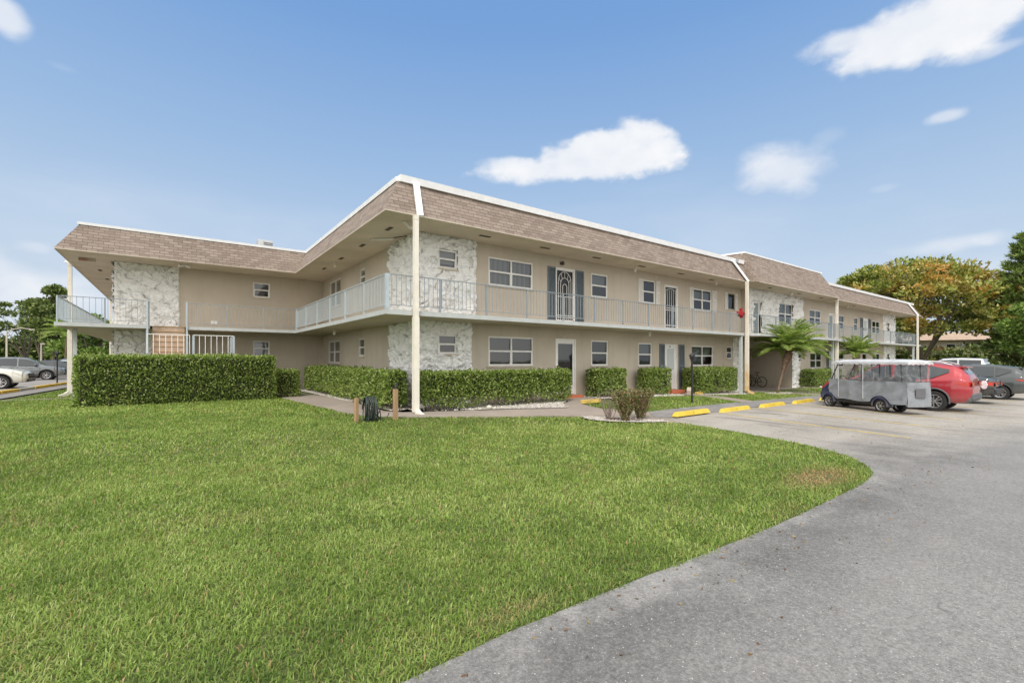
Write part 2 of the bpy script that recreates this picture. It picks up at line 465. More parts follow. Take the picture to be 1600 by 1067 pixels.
def m_asphalt():
    t = NT('aged_asphalt')
    px, py = t.sep()[0], t.sep()[1]
    n1 = t.noise(.35, 6, .62); n2 = t.noise(1.6, 6, .6); f = t.noise(55, 4, .75); agg = t.vor(95)
    dark = t.mix(t.rng(n1, .3, .7), (.185, .180, .170), (.275, .268, .254))
    lot = t.mix(t.rng(t.noise(.5, 5, .6, stretch=(.35, 1.4, 1)), .3, .7), (.315, .290, .250), (.45, .415, .36))
    # the parking court is older and paler than the drive
    s = t.math('ADD', t.math('ADD', py, t.math('MULTIPLY', px, .22)), t.math('MULTIPLY', t.math('SUBTRACT', n1, .5), 2.4))
    far = t.rng(s, 4.6, 6.4)
    col = t.mix(far, dark, lot)
    # dirt along the lawn border of the drive
    edge = t.math('MULTIPLY', t.math('MULTIPLY', t.rng(py, 1.1, 1.9), t.rng(py, 2.45, 2.1)), t.rng(px, 9.5, 7.5))
    edge = t.math('MULTIPLY', edge, t.rng(n2, .36, .56, .25, 1))
    col = t.mix(t.math('MULTIPLY', edge, .62), col, (.075, .073, .068))
    lum = t.math('MULTIPLY', t.math('MULTIPLY', t.rng(py, 2.02, 2.12), t.rng(px, 10.5, 9.5)), t.rng(t.noise(2.6, 4), .50, .64))
    col = t.mix(t.math('MULTIPLY', lum, .6), col, (.33, .32, .30))
    # corner grime where water stands
    dx = t.math('SUBTRACT', px, 10.9); dy = t.math('SUBTRACT', py, 2.6)
    d = t.math('SQRT', t.math('ADD', t.math('MULTIPLY', t.math('MULTIPLY', dx, dx), .35), t.math('MULTIPLY', dy, dy)))
    m = t.math('MULTIPLY', t.rng(d, 1.5, .2), t.rng(n2, .35, .6, .1, 1))
    col = t.mix(t.math('MULTIPLY', m, .7), col, (.07, .066, .06))
    # oil smears and tyre bands in the stalls, running away from the kerb
    st = t.noise(1.15, 6, .62, stretch=(1.9, .32, 1), dist=.5)
    band = t.math('MULTIPLY', t.rng(st, .52, .66), far)
    col = t.mix(t.math('MULTIPLY', band, .7), col, (.13, .12, .11))
    ls = t.math('MULTIPLY', t.rng(t.noise(.9, 5, .6, stretch=(.4, 1.6, 1)), .55, .75), far)
    col = t.mix(t.math('MULTIPLY', ls, .5), col, (.48, .46, .42))
    # one long oil drip
    ox = t.math('SUBTRACT', px, 15.5); oy = t.math('SUBTRACT', py, 6.95)
    u = t.math('MULTIPLY', oy, 1.); w = t.math('SUBTRACT', ox, t.math('MULTIPLY', oy, .05))
    oil = t.math('SQRT', t.math('ADD', t.math('MULTIPLY', t.math('MULTIPLY', w, w), 55.), t.math('MULTIPLY', t.math('MULTIPLY', u, u), 2.2)))
    col = t.mix(t.math('MULTIPLY', t.rng(oil, .95, .55), .85), col, (.06, .055, .05))
    # multi-scale mottling
    for sc_, lo_, k_ in ((2.2, .5, .10), (9., .5, .2), (26., .5, .55), (60., .5, .6)):
        nn = t.noise(sc_, 3, .7); col = t.mix(t.rng(nn, .5, .68, 0, k_), col, t.mix(.55, col, (.06, .058, .055))); col = t.mix(t.rng(nn, .5, .34, 0, k_*.8), col, t.mix(.35, col, (.5, .49, .46)))
    v9 = t.vor(38); col = t.mix(t.math('MULTIPLY', t.math('LESS_THAN', v9.outputs['Distance'], .16), t.math('MULTIPLY', t.math('GREATER_THAN', t.math('FRACT', t.math('MULTIPLY', v9.outputs['Color'], 5.1)), .80), .9)), col, (.60, .58, .54))
    # aggregate
    col = t.mix(t.rng(f, .42, .7, 0, .55), col, t.mix(.5, col, (.05, .05, .05)))
    g = t.math('MULTIPLY', t.math('LESS_THAN', agg.outputs['Distance'], .20), t.math('GREATER_THAN', t.math('FRACT', t.math('MULTIPLY', agg.outputs['Color'], 7.3)), .80))
    col = t.mix(t.math('MULTIPLY', g, .6), col, (.62, .60, .56))
    # hairline cracks
    v = t.add('ShaderNodeTexVoronoi'); v.feature = 'DISTANCE_TO_EDGE'; v.inputs['Scale'].default_value = .42
    nz = t.add('ShaderNodeTexNoise'); nz.inputs['Scale'].default_value = 1.4; nz.inputs['Detail'].default_value = 6; t.lk(t.coord(), nz.inputs['Vector'])
    ad = t.add('ShaderNodeVectorMath'); ad.operation = 'MULTIPLY_ADD'; t.lk(nz.outputs['Color'], ad.inputs[0]); ad.inputs[1].default_value = (1.1, 1.1, 0); t.lk(t.coord(), ad.inputs[2])
    t.lk(ad.outputs[0], v.inputs['Vector'])
    cr = t.math('MULTIPLY', t.math('LESS_THAN', v.outputs['Distance'], .0035), t.rng(n1, .55, .62, 0, .35))
    col = t.mix(cr, col, (.06, .06, .06))
    t.base(col); t.rough(.93)
    h = t.math('ADD', t.math('MULTIPLY', f, .8), t.math('MULTIPLY', agg.outputs['Distance'], -.8))
    t.bump(h, .55, .008)
    return t.mat
M['asphalt'] = m_asphalt()
DRIVE = [(-60, -60)] + [(140, -60), (140, 8.86), (12.3, 9.1), (11.1, 7.45)] + ROAD[::-1]
sheet('driveway', DRIVE, M['asphalt'], .012, region=(0, 58, 1.5, 9), label='aged grey asphalt driveway and parking court')

t = NT('kerb_edge_asphalt'); c = (.235, .225, .215); n = t.noise(2.0, 6, .65)
t.base(t.mix(t.rng(n, .3, .7), tuple(x*.7 for x in c), tuple(x*1.15 for x in c))); t.rough(.95); t.bump(t.noise(60, 4), .4, .008); M['verge'] = t.mat
sheet('pavement_strip', [(12.2, 9.22), (11.5, 8.5), (11.5, 8.25), (12, 8.2), (70, 8.2), (70, 8.86), (18.9, 8.9), (16.4, 9.3)], M['verge'], .045, region=(10, 58, 7, 10), thick=.04)
sheet('footpath', PATH_OUT + PATH_IN, M['conc'], .035, thick=.05)
sheet('door_walk', [(9.95, 10.65), (11.0, 10.15), (10.95, 11.0), (11.9, 11.05), (12.6, 11.9), (13.05, 12.5), (12.95, 13.17), (11.5, 13.17), (11.2, 11.8), (10.4, 11.3)], M['conc'], .03, thick=.05)
sheet('door_walk_path', [(18.25, 8.9), (19.1, 8.9), (19.75, 13.16), (18.55, 13.16)], M['conc'], .03, thick=.05)
sheet('passage_floor', [(25.4, 9.0), (26.2, 9.0), (26.2, 12.2), (31.05, 12.2), (31.05, 20), (25.75, 20), (25.75, 12.2), (25.4, 12.2)], M['conc'], .03, thick=.05)
sheet('stone_walk', [(27.3, 9.0), (28.1, 9.0), (36.9, 11.9), (37.7, 12.7), (36.8, 12.7), (36.2, 12.3)], M['conc'], .03, thick=.05)
sheet('corner_path', [(-5.2, 24.0), (-3.1, 24.05), (-1.5, 24.0), (-1.5, 24.4), (-5.2, 24.3)], M['conc'], .03, thick=.05)

# gravel beds
def m_gravel(name, a, b):
    t = NT(name); v = t.vor(26); n = t.noise(3, 4)
    t.base(t.mix(t.rng(v.outputs['Color'], 0, 1), a, b)); t.rough(.85); t.bump(v.outputs['Distance'], .7, .02); return t.mat
M['gravel'] = m_gravel('white_gravel', (.30, .28, .25), (.66, .62, .56))
M['mulch'] = m_gravel('brown_mulch', (.06, .03, .022), (.13, .06, .045))
def ellipse(cx, cy, a, b, rot=0, n=28, j=.05):
    P = []
    for i in range(n):
        t = 2*PI*i/n; k = 1 + random.uniform(-j, j)
        x = a*k*math.cos(t); y = b*k*math.sin(t)
        P.append((cx + x*math.cos(rot) - y*math.sin(rot), cy + x*math.sin(rot) + y*math.cos(rot)))
    return P
BED = ellipse(10.22, 8.55, 1.18, .38, -.80)
beds = [('gravel_bed', BED, 'gravel', .05), ('mulch_bed', ellipse(10.30, 8.58, .50, .22, -.80), 'mulch', .06),
        ('gravel_bed', [(5.55, 12.3), (6.3, 11.75), (7.5, 11.35), (8.8, 10.95), (10.1, 10.6), (10.5, 11.4), (11.3, 12.0), (11.45, 13.1), (5.6, 13.1)], 'gravel', .03),
        ('gravel_bed', [(12.95, 11.8), (17.8, 11.55), (18.3, 12.0), (18.4, 13.1), (12.95, 13.1)], 'gravel', .03),
        ('gravel_bed', [(19.5, 11.7), (22.6, 11.35), (23.6, 11.7), (24.6, 13.1), (19.65, 13.1)], 'gravel', .03),
        ('gravel_bed', [(5.0, 12.5), (5.95, 12.5), (6.05, 24.2), (4.75, 24.2), (4.9, 19.1), (5.0, 16.5)], 'gravel', .03),
        ('gravel_bed', ellipse(25.3, 10.95, 1.15, .5, 0), 'gravel', .03),
        ('gravel_bed', [(31.6, 11.6), (36.3, 11.5), (36.3, 12.7), (31.6, 12.7)], 'gravel', .03)]
bl = ['white gravel ring around the three bare shrubs by the lawn', 'brown mulch at the feet of the three shrubs', 'gravel strip under the long hedge beside the glass door',
      'gravel strip between the two front doors', 'gravel strip under the hedge by the grey lamp post', 'gravel strip along the return wall hedges',
      'pale gravel ring round the leaning palm', 'gravel strip under the hedge behind the golf cart']
for (nm, P, m, lf), lb in zip(beds, bl):
    sheet(nm, P, M[m], lf, label=lb)
# loose pebbles
def pebbles():
    P = []
    for (nm, poly, m, lf) in beds:
        if m != 'gravel': continue
        xs = [p[0] for p in poly]; ys = [p[1] for p in poly]
        n = int((max(xs)-min(xs))*(max(ys)-min(ys))*(420 if max(ys) < 9 else 170))
        for _ in range(n):
            x = random.uniform(min(xs), max(xs)); y = random.uniform(min(ys), max(ys))
            if inside(x, y, poly): P.append((x, y, gzf(x, y) + lf + .006))
    P = np.array(P); n = len(P)
    oc = np.array([(1,0,0),(0,1,0),(-1,0,0),(0,-1,0),(0,0,1),(0,0,-.6)], float)
    s = RNG.uniform(.012, .034, (n, 1, 1)) * np.array([1, 1, .7])[None, None] * RNG.uniform(.7, 1.3, (n, 6, 1))
    a = RNG.uniform(0, 2*PI, n); R = np.zeros((n, 3, 3)); R[:,0,0]=np.cos(a); R[:,0,1]=-np.sin(a); R[:,1,0]=np.sin(a); R[:,1,1]=np.cos(a); R[:,2,2]=1
    V = np.einsum('nij,nkj->nki', R, oc[None] * s) + P[:, None]
    t = NT('pebble'); g = t.add('ShaderNodeNewGeometry')
    t.base(t.ramp(g.outputs['Random Per Island'], [(0, (.28,.25,.21)), (.35, (.52,.48,.42)), (1, (.74,.71,.66))])); t.rough(.8)
    o = np_mesh('pebbles', V.reshape(-1, 3), 6, n, t.mat, faces=[(0,1,4),(1,2,4),(2,3,4),(3,0,4),(1,0,5),(2,1,5),(3,2,5),(0,3,5)])
    tag(o, 'loose white pebbles scattered over the planting beds', 'gravel', kind='stuff')
def inside(x, y, poly):
    r = False; j = len(poly) - 1
    for i in range(len(poly)):
        xi, yi = poly[i]; xj, yj = poly[j]
        if (yi > y) != (yj > y) and x < (xj - xi) * (y - yi) / (yj - yi) + xi: r = not r
        j = i
    return r
pebbles()

# left parking court, kerb and pavement
KX = lambda y: -5.93 + .092 * (y - 28.5)
sheet('side_road', [(-90, 14), (KX(14), 14), (KX(90), 90), (-90, 90)], M['asphalt2'] if 'asphalt2' in M else m_conc('side_asphalt', (.27, .255, .235), .6), .012, region=(0, 0, 0, 0))
sheet('pavement', [(KX(14) + .16, 14), (KX(14) + 1.0, 14), (KX(26) + 1.15, 26), (KX(40) + 1.1, 40), (KX(90) + 1.1, 90), (KX(90) + .16, 90)], M['verge'], .05, region=(0,0,0,0))
def kerb():
    y = 15.0; k = 0
    cols = [simple('yellow_kerb_paint', (.62, .42, .05), .7, .25, 5, bump=.2), simple('bare_kerb', (.42, .41, .38), .85, .25, 5, bump=.2)]
    r = thing('kerb', (KX(26), 26, 0), 'kerb of alternating yellow and pale blocks along the left car park', 'kerb'); 
    while y < 75:
        L = 1.9; mb = MB()
        a = Vector((KX(y) + .08, y, .09)); b = Vector((KX(y + L - .06) + .08, y + L - .06, .09))
        mb.bar(a, b, .17, .17)
        mb.build('kerb_block', cols[0 if k % 4 else 1], r, True, bevel=.02)
        y += L; k += 1
kerb()

# ------------------------------------------------------------------ building
X0, Y0 = 4.478, 11.674; YL, XL = 22.655, -3.39
WR, WX, WL = 13.168, 6.124, 24.46
ZS, ZT, ZF, ZC = 2.70, 2.823, 5.448, 6.644
W2 = 12.75
B = thing('apartment_building', (WX, WR, 0), 'two-storey beige apartment building with shingled mansard roof, pale stone corners and a blue-grey balcony', 'building')
Tf = lambda Y: (lambda u, d, z: (u, Y - d, z))         # front walls (face -Y)
Tr = lambda X: (lambda u, d, z: (X - d, u, z))         # return walls (face -X), u = world Y

def wall_holes(T, u0, u1, z0, z1, holes, depth=.14, name='wall', room=.55):
    """wall sheet at d=0 with openings, reveals and a dark room behind each"""
    mb = MB()
    us = sorted({u0, u1} | {h[0] for h in holes} | {h[1] for h in holes})
    zs = sorted({z0, z1} | {h[2] for h in holes} | {h[3] for h in holes})
    for i in range(len(us) - 1):
        for j in range(len(zs) - 1):
            cu = (us[i] + us[i+1]) / 2; cz = (zs[j] + zs[j+1]) / 2
            if any(h[0] < cu < h[1] and h[2] < cz < h[3] for h in holes): continue
            mb.face([T(us[i], 0, zs[j]), T(us[i+1], 0, zs[j]), T(us[i+1], 0, zs[j+1]), T(us[i], 0, zs[j+1])])
    for h in holes:
        a, b, c, d = h[:4]
        if len(h) > 4 and h[4] == 'open': continue
        D = -depth
        mb.face([T(a,0,c), T(a,D,c), T(a,D,d), T(a,0,d)]); mb.face([T(b,0,c), T(b,D,c), T(b,D,d), T(b,0,d)])
        mb.face([T(a,0,c), T(b,0,c), T(b,D,c), T(a,D,c)]); mb.face([T(a,0,d), T(b,0,d), T(b,D,d), T(a,D,d)])
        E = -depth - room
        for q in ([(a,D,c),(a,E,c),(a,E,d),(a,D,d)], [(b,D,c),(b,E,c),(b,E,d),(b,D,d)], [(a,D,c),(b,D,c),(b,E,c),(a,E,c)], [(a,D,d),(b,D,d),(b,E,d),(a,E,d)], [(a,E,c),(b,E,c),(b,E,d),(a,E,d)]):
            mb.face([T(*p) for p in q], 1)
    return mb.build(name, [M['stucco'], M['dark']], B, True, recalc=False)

def quad(name, T, u0, u1, z0, z1, d, mat, parent):
    mb = MB(); mb.face([T(u0,d,z0), T(u1,d,z0), T(u1,d,z1), T(u0,d,z1)], 0, [(0,0),(1,0),(1,1),(0,1)])
    return mb.build(name, mat, parent, True, recalc=False)

def window(T, u0, u1, z0, z1, cols=2, blind=('h', 1.0), fm='frame', rows=2, proud=.0):
    mb = MB(); w = .055; a = -.085 + proud; b = -.02 + proud
    mb.box((u0, a, z0), (u0+w, b, z1), T); mb.box((u1-w, a, z0), (u1, b, z1), T)
    mb.box((u0+w, a, z1-w), (u1-w, b, z1), T); mb.box((u0+w, a, z0), (u1-w, b, z0+w), T)
    zm = (z0 + z1) / 2
    if rows == 2: mb.box((u0+w, a+.01, zm-.028), (u1-w, b-.004, zm+.028), T)
    for k in range(1, cols):
        um = u0 + (u1-u0)*k/cols
        mb.box((um-.03, a+.004, z0+w), (um+.03, b+.003, z1-w), T)
    # lower sash stiles
    if rows == 2:
        for k in range(cols):
            ua = u0 + (u1-u0)*k/cols + (.055 if k == 0 else .03); ub = u0 + (u1-u0)*(k+1)/cols - (.055 if k == cols-1 else .03)
            mb.box((ua, a+.012, z0+w), (ua+.022, b-.008, zm-.028), T); mb.box((ub-.022, a+.012, z0+w), (ub, b-.008, zm-.028), T)
    f = mb.build('window', M[fm], B, True)
    quad('pane', T, u0+.03, u1-.03, z0+.03, z1-.03, -.055 + proud, M['glass'], f)
    if blind:
        kind, frac = blind
        quad('blind', T, u0+.02, u1-.02, z1 - (z1-z0)*frac + .02, z1-.02, -.16 + proud, M['blind' + kind], f)
    ms = MB(); ms.box((u0-.04, .002, z0-.06), (u1+.04, .045 + proud, z0-.002), T)
    ms.build('sill', M['sill'], f, True)
    return f

def shutter(T, u0, u1, z0, z1, mat='shutter'):
    mb = MB()
    w = min(.05, (u1-u0)*.18)
    mb.box((u0, .004, z0), (u0+w, .04, z1), T); mb.box((u1-w, .004, z0), (u1, .04, z1), T)
    for z in (z0, z1-.07, (z0+z1)/2): mb.box((u0+w, .004, z), (u1-w, .038, z+.07), T)
    n = int((z1-z0)/.055)
    for i in range(n):
        z = z0 + .07 + i*(z1-z0-.14)/n
        mb.raw([T(u0+w,.008,z),T(u1-w,.008,z),T(u1-w,.034,z+.02),T(u0+w,.034,z+.02),T(u0+w,.008,z+.05),T(u1-w,.008,z+.05)], [(0,1,2,3),(3,2,5,4)])
    return mb.build('shutter', M[mat], B, True)

def door(T, u0, u1, z0, z1, style):
    mb = MB(); w = .06
    for q in (((u0,-.10,z0),(u0+w,.012,z1)), ((u1-w,-.10,z0),(u1,.012,z1)), ((u0+w,-.10,z1-w),(u1-w,.012,z1))): mb.box(*q, T)
    a, b, c, d = u0+w, u1-w, z0+.02, z1-w
    if style == 'glass':
        for q in (((a,-.06,c),(a+.09,-.02,d)), ((b-.09,-.06,c),(b,-.02,d)), ((a+.09,-.06,d-.13),(b-.09,-.02,d)), ((a+.09,-.06,c),(b-.09,-.02,c+.35))): mb.box(*q, T)
        f = mb.build('door', M['white'], B, True)
        quad('pane', T, a+.08, b-.08, c+.33, d-.12, -.04, M['glass'], f)
        quad('curtain', T, a+.08, b-.08, c+.33, d-.12, -.13, M['blindg'], f)
    elif style == 'plain':
        mb.box((a,-.06,c),(b,-.02,d), T)
        mb.box((a+.14,-.02,c+.9),(b-.14,-.012,d-.12), T)
        f = mb.build('door', M['white'], B, True)
        quad('pane', T, a+.17, b-.17, c+.93, d-.15, -.008, M['frosted'], f)
    elif style == 'grey':
        mb.box((a,-.07,c),(b,-.05,d), T); f = mb.build('door', M['white'], B, True)
        quad('screen', T, a+.07, b-.07, c+.07, d-.07, -.045, M['greyscreen'], f)
    else:
        f = mb.build('door', M['white'], B, True)
        quad('screen', T, a, b, c, d, -.075, M['black'], f)
        g = MB()
        for q in (((a,-.05,c),(a+.035,-.02,d)), ((b-.035,-.05,c),(b,-.02,d)), ((a,-.05,d-.035),(b,-.02,d)), ((a,-.05,c+.03),(b,-.02,c+.065))): g.box(*q, T)
        um = (a+b)/2; W = b-a
        tb = lambda P, r=.012: g.tube([T(*p) for p in P], r, 6)
        if style == 'arch':
            zc = d - .42
            for R in (W*.36, W*.24, W*.12):
                P = [(um - R, -.035, c+.06)] + [(um + R*math.cos(PI - PI*i/14), -.035, zc - (W*.36-R)*1.1 + R*math.sin(PI*i/14)*1.05) for i in range(15)] + [(um + R, -.035, c+.06)]
                tb(P)
            for k in range(5):
                an = PI*(k+.5)/5
                tb([(um + W*.24*math.cos(an), -.035, zc - W*.13 + W*.24*math.sin(an)), (um + W*.36*math.cos(an), -.035, zc + W*.36*math.sin(an)*1.05)], .009)
            for zz in (c+.95, c+.22, c+.14): g.box((a+.03,-.045,zz),(b-.03,-.025,zz+.025), T)
            tb([(um, -.035, c+.06), (um, -.035, c+.95)])
        else:
            for k in range(6):
                u = a + .035 + (W-.07)*(k+.5)/6; s = (k-2.5)/2.5
                P = [(u + s*.05*math.sin(PI*i/10), -.035, c + .06 + (d-c-.22)*i/10) for i in range(11)]; tb(P, .010)
            tb([(a+.03 + (W-.06)*i/12, -.035, d-.20 + .10*math.sin(PI*i/12)) for i in range(13)])
            for zz in (c+.98, c+.15, c+.88): g.box((a+.03,-.045,zz),(b-.03,-.025,zz+.03), T)
        g.build('grille', M['white'], f, True)
    hb = MB(); hb.box((a+.02, -.02, z0+.98), (a+.055, .02, z0+1.14), T); hb.build('handle', M['plastic'], f, True)
    return f

t = NT('frosted_glass'); t.base((.50, .55, .54)); t.rough(.25); M['frosted'] = t.mat
t = NT('grey_screen'); t.base((.22, .26, .28)); t.rough(.5); M['greyscreen'] = t.mat

def stone_panel(T, u0, u1, z0, z1, holes=(), seed=0, res=.021, scale=2.9, wrap=None):
    nu = int((u1-u0)/res) + 1; nz = int((z1-z0)/res) + 1
    V = []; C = []
    for j in range(nz + 1):
        for i in range(nu + 1):
            u = u0 + (u1-u0)*i/nu; z = z0 + (z1-z0)*j/nz
            q = Vector((u*scale*.85 + seed*7.3, z*scale*1.15, seed*3.1))
            q += noise.noise_vector(q*1.1)*.55 + noise.noise_vector(q*3.1)*.16
            dd, pp = noise.voronoi(q)
            e = dd[1] - dd[0]
            c = pp[0]; h = noise.cell(c*5.17 + Vector((3.3,1.7,9.1)))
            r1 = noise.cell(c*9.7 + Vector((1.1,4.4,2.2))); r2 = noise.cell(c*4.9 + Vector((7.7,1.3,5.5)))
            d2, p2 = noise.voronoi(q*2.1 + Vector((4.4,8.8,1.2))); c2 = p2[0]; q2 = q*2.1 + Vector((4.4,8.8,1.2)); s1 = noise.cell(c2*7.7); e2 = d2[1]-d2[0]
            d = .07 + .030*h + ((q-c).x*r1 + (q-c).y*abs(r2))*.14 + .022*s1 + (q2-c2).y*.035
            d += .024*noise.noise(q*3.) + .012*noise.noise(q*8.)
            cr = max(0., 1 - e/.11)*max(0., min(1., .35 + 1.5*noise.noise(q*1.7+Vector((5,5,5)))))
            cr2 = max(0., 1 - e2/.10)*max(0., min(1., .1 + 2.2*noise.noise(q*1.3+Vector((1,9,5)))))
            cr = max(cr, cr2*.8)
            d -= .055*cr
            du = min(u-u0, u1-u); rag = .035 + .05*noise.noise(Vector((seed*5., z*5.5, 0)))
            if du < rag and not (wrap == 'l' and u-u0 < rag) and not (wrap == 'r' and u1-u < rag): d = d*max(0, du/rag)**.5 - .012*(du < rag*.5)
            V.append(T(u, max(d, .0) + .008, z)); C.append(min(1., cr**1.7))
    F = []
    for j in range(nz):
        for i in range(nu):
            u = u0 + (u1-u0)*(i+.5)/nu; z = z0 + (z1-z0)*(j+.5)/nz
            if any(h[0] < u < h[1] and h[2] < z < h[3] for h in holes): continue
            F.append((j*(nu+1)+i, j*(nu+1)+i+1, (j+1)*(nu+1)+i+1, (j+1)*(nu+1)+i))
    me = bpy.data.meshes.new('stone_facing'); me.from_pydata(V, [], F); me.update()
    at = me.attributes.new('crev', 'FLOAT', 'POINT'); at.data.foreach_set('value', C)
    mesh_obj('stone_facing', me, M['stone'], B, True, smooth=True)

F1 = Tf(WR); R1 = Tr(WX); L1 = Tf(WL); F2 = Tf(W2); F3 = Tf(WR)
# --- front wing, first section
up = [(6.75,7.44,4.41,5.01), (8.70,10.66,4.06,5.03), (11.76,12.79,2.95,5.03), (13.71,14.70,4.06,5.02), (17.02,17.92,4.06,5.10), (18.60,19.66,2.93,5.02), (20.98,22.66,3.98,5.07), (24.24,24.96,4.24,5.08)]
lo = [(6.75,7.44,1.68,2.30), (8.70,10.67,1.28,2.30), (11.76,12.83,.12,2.30), (13.71,14.72,1.25,2.28), (16.70,17.67,1.21,2.24), (18.60,19.60,.06,2.22), (20.81,22.81,1.18,2.19), (24.14,24.74,1.54,2.20)]
wall_holes(F1, WX, 25.72, -.4, ZF, up + lo)
stone_panel(F1, WX-.03, 8.18, ZT-.02, ZF-.01, [up[0]], 1, wrap='l'); stone_panel(F1, WX-.03, 8.02, -.1, ZS, [lo[0]], 2, wrap='l')
stone_panel(R1, WR-.03, 15.5, ZT-.02, ZF-.01, [], 3, wrap='l'); stone_panel(R1, WR-.03, 15.5, -.1, ZS, [], 4, wrap='l')
stone_panel(F1, 24.78, 25.7, -.35, ZS, [], 5)
window(F1, *up[0], 1, ('h', .75), proud=.06); window(F1, *lo[0], 1, ('g', .5), proud=.06)
window(F1, *up[1], 2, ('v', 1)); window(F1, *lo[1], 2, ('g', 1))
for T_, a_ in ((F1, WX), (R1, WR), (L1, -1.86), (Tr(-1.86), WL)):
    for z0_, z1_ in ((ZT-.02, ZF-.01), (-.1, ZS)):
        q = MB(); q.box((a_-.05, .0, z0_), (a_+.03, .052, z1_), T_); q.build('stone_corner', M['stone'], B, True)
door(F1, *up[2], 'arch'); door(F1, *lo[2], 'glass')
window(F1, *up[3], 1, ('h', .5)); window(F1, *lo[3], 1, ('g', .5))
window(F1, *up[4], 1, None); window(F1, *lo[4], 1, ('h', .5))
door(F1, *up[5], 'bars'); door(F1, *lo[5], 'plain')
window(F1, *up[6], 2, ('h', .5)); window(F1, *lo[6], 2, ('h', .55))
window(F1, *up[7], 1, None, 'bframe', 1); window(F1, *lo[7], 1, ('h', .5))
for a in ((11.36,11.75,2.9,5.02), (12.80,13.26,2.9,5.02), (18.20,18.59,.1,2.22), (19.72,20.18,.08,2.22)): shutter(F1, *a)
for a in ((16.66,17.0,4.03,5.12), (17.94,18.22,4.03,5.12), (20.62,20.96,3.97,5.10), (22.68,23.10,3.97,5.10), (23.90,24.22,4.2,5.12), (24.98,25.22,4.2,5.12)): shutter(F1, *a, 'wshutter')
# --- return wall
ru = [(21.45,23.25,3.98,5.22), (18.15,18.78,4.50,5.14)]; rl = [(21.60,23.50,1.33,2.38), (18.25,18.93,1.63,2.35)]
wall_holes(R1, WR, WL, -.3, ZF, ru + rl)
for h, c in ((ru[0],2),(ru[1],1)): window(R1, *h, c, ('v', 1))
window(R1, *rl[0], 2, None); window(R1, *rl[1], 1, None)
# --- left wing
lu = [(3.0,3.71,4.42,5.10)]; ll = [(3.0,3.70,1.65,2.37)]
wall_holes(L1, -1.86, WX, -.3, ZF, lu + ll)
window(L1, *lu[0], 1, ('g', 1)); window(L1, *ll[0], 1, ('h', 1))
stone_panel(L1, -1.89, .22, ZT-.02, ZF-.01, [], 6, wrap='l'); stone_panel(L1, -1.89, .22, -.1, ZS, [], 7, wrap='l')
Tl = Tr(-1.86)
wall_holes(Tl, WL, 48., -.3, ZF, [(29.,30.8,3.9,5.0),(33,34,2.85,4.95),(29.,30.8,1.2,2.3),(33,34,.1,2.2)])
stone_panel(Tl, WL-.03, 26.5, ZT-.02, ZF-.01, [], 8, .05, wrap='l'); stone_panel(Tl, WL-.03, 26.5, -.1, ZS, [], 9, .05, wrap='l')
for a in ((29.,30.8,3.9,5.0),(29.,30.8,1.2,2.3)): window(Tl, *a, 2, ('h', 1))
door(Tl, 33,34,2.85,4.95, 'grey'); door(Tl, 33,34,.1,2.2, 'plain')
# --- second section of the front wing
s2u = [(26.12,26.98,2.9,4.82), (29.17,31.02,3.62,4.90), (33.70,35.52,3.78,4.80), (36.86,37.80,2.9,4.72)]
s2l = [(31.92,32.44,1.30,1.90), (33.80,35.68,.92,1.95), (36.84,37.78,-.15,2.05)]
wall_holes(F2, 25.72, 38.3, 2.2, ZF, s2u)
wall_holes(F2, 31.1, 38.3, -.5, 2.2, s2l)
stone_panel(F2, 25.70, 32.51, ZT-.02, ZF-.01, s2u[:2], 10, .035); stone_panel(F2, 31.08, 32.0, -.4, 2.18, [(31.9,32.1,1.3,1.9)], 11)
door(F2, *s2u[0], 'grey'); window(F2, *s2u[1], 2, ('h', .55), proud=.05); window(F2, *s2u[2], 2, ('h', .5)); door(F2, *s2u[3], 'grey')
window(F2, *s2l[0], 1, None, rows=1); window(F2, *s2l[1], 2, ('g', 1)); door(F2, *s2l[2], 'plain')
shutter(F2, 36.45, 36.82, -.1, 2.05)
# --- third section
s3u = [(39.95,41.05,3.75,4.82), (43.05,43.95,3.75,4.80), (45.1,46.2,2.9,4.85), (47.30,49.20,3.70,4.75), (50.69,51.39,4.05,4.80)]
s3l = [(39.95,41.05,.95,2.08), (44.95,45.98,1.0,1.98), (47.36,49.2,.95,2.0), (50.7,51.35,1.1,1.95)]
wall_holes(F3, 38.3, 53.2, -.5, ZF, s3u + s3l)
for h, c, b in ((s3u[0],1,('h',.5)), (s3u[1],1,('h',.5)), (s3u[3],2,None), (s3u[4],1,None), (s3l[0],1,('g',.5)), (s3l[1],1,None), (s3l[2],2,('g',1)), (s3l[3],1,None)): window(F3, *h, c, b)
door(F3, *s3u[2], 'plain'); shutter(F3, 44.4, 45.0, 2.9, 4.85); shutter(F3, 46.3, 46.85, 2.9, 4.85)
stone_panel(F3, 49.95, 53.2, ZT-.02, ZF-.01, [s3u[4]], 12, .05); stone_panel(F3, 50.1, 53.2, -.4, ZS, [s3l[3]], 13, .05)

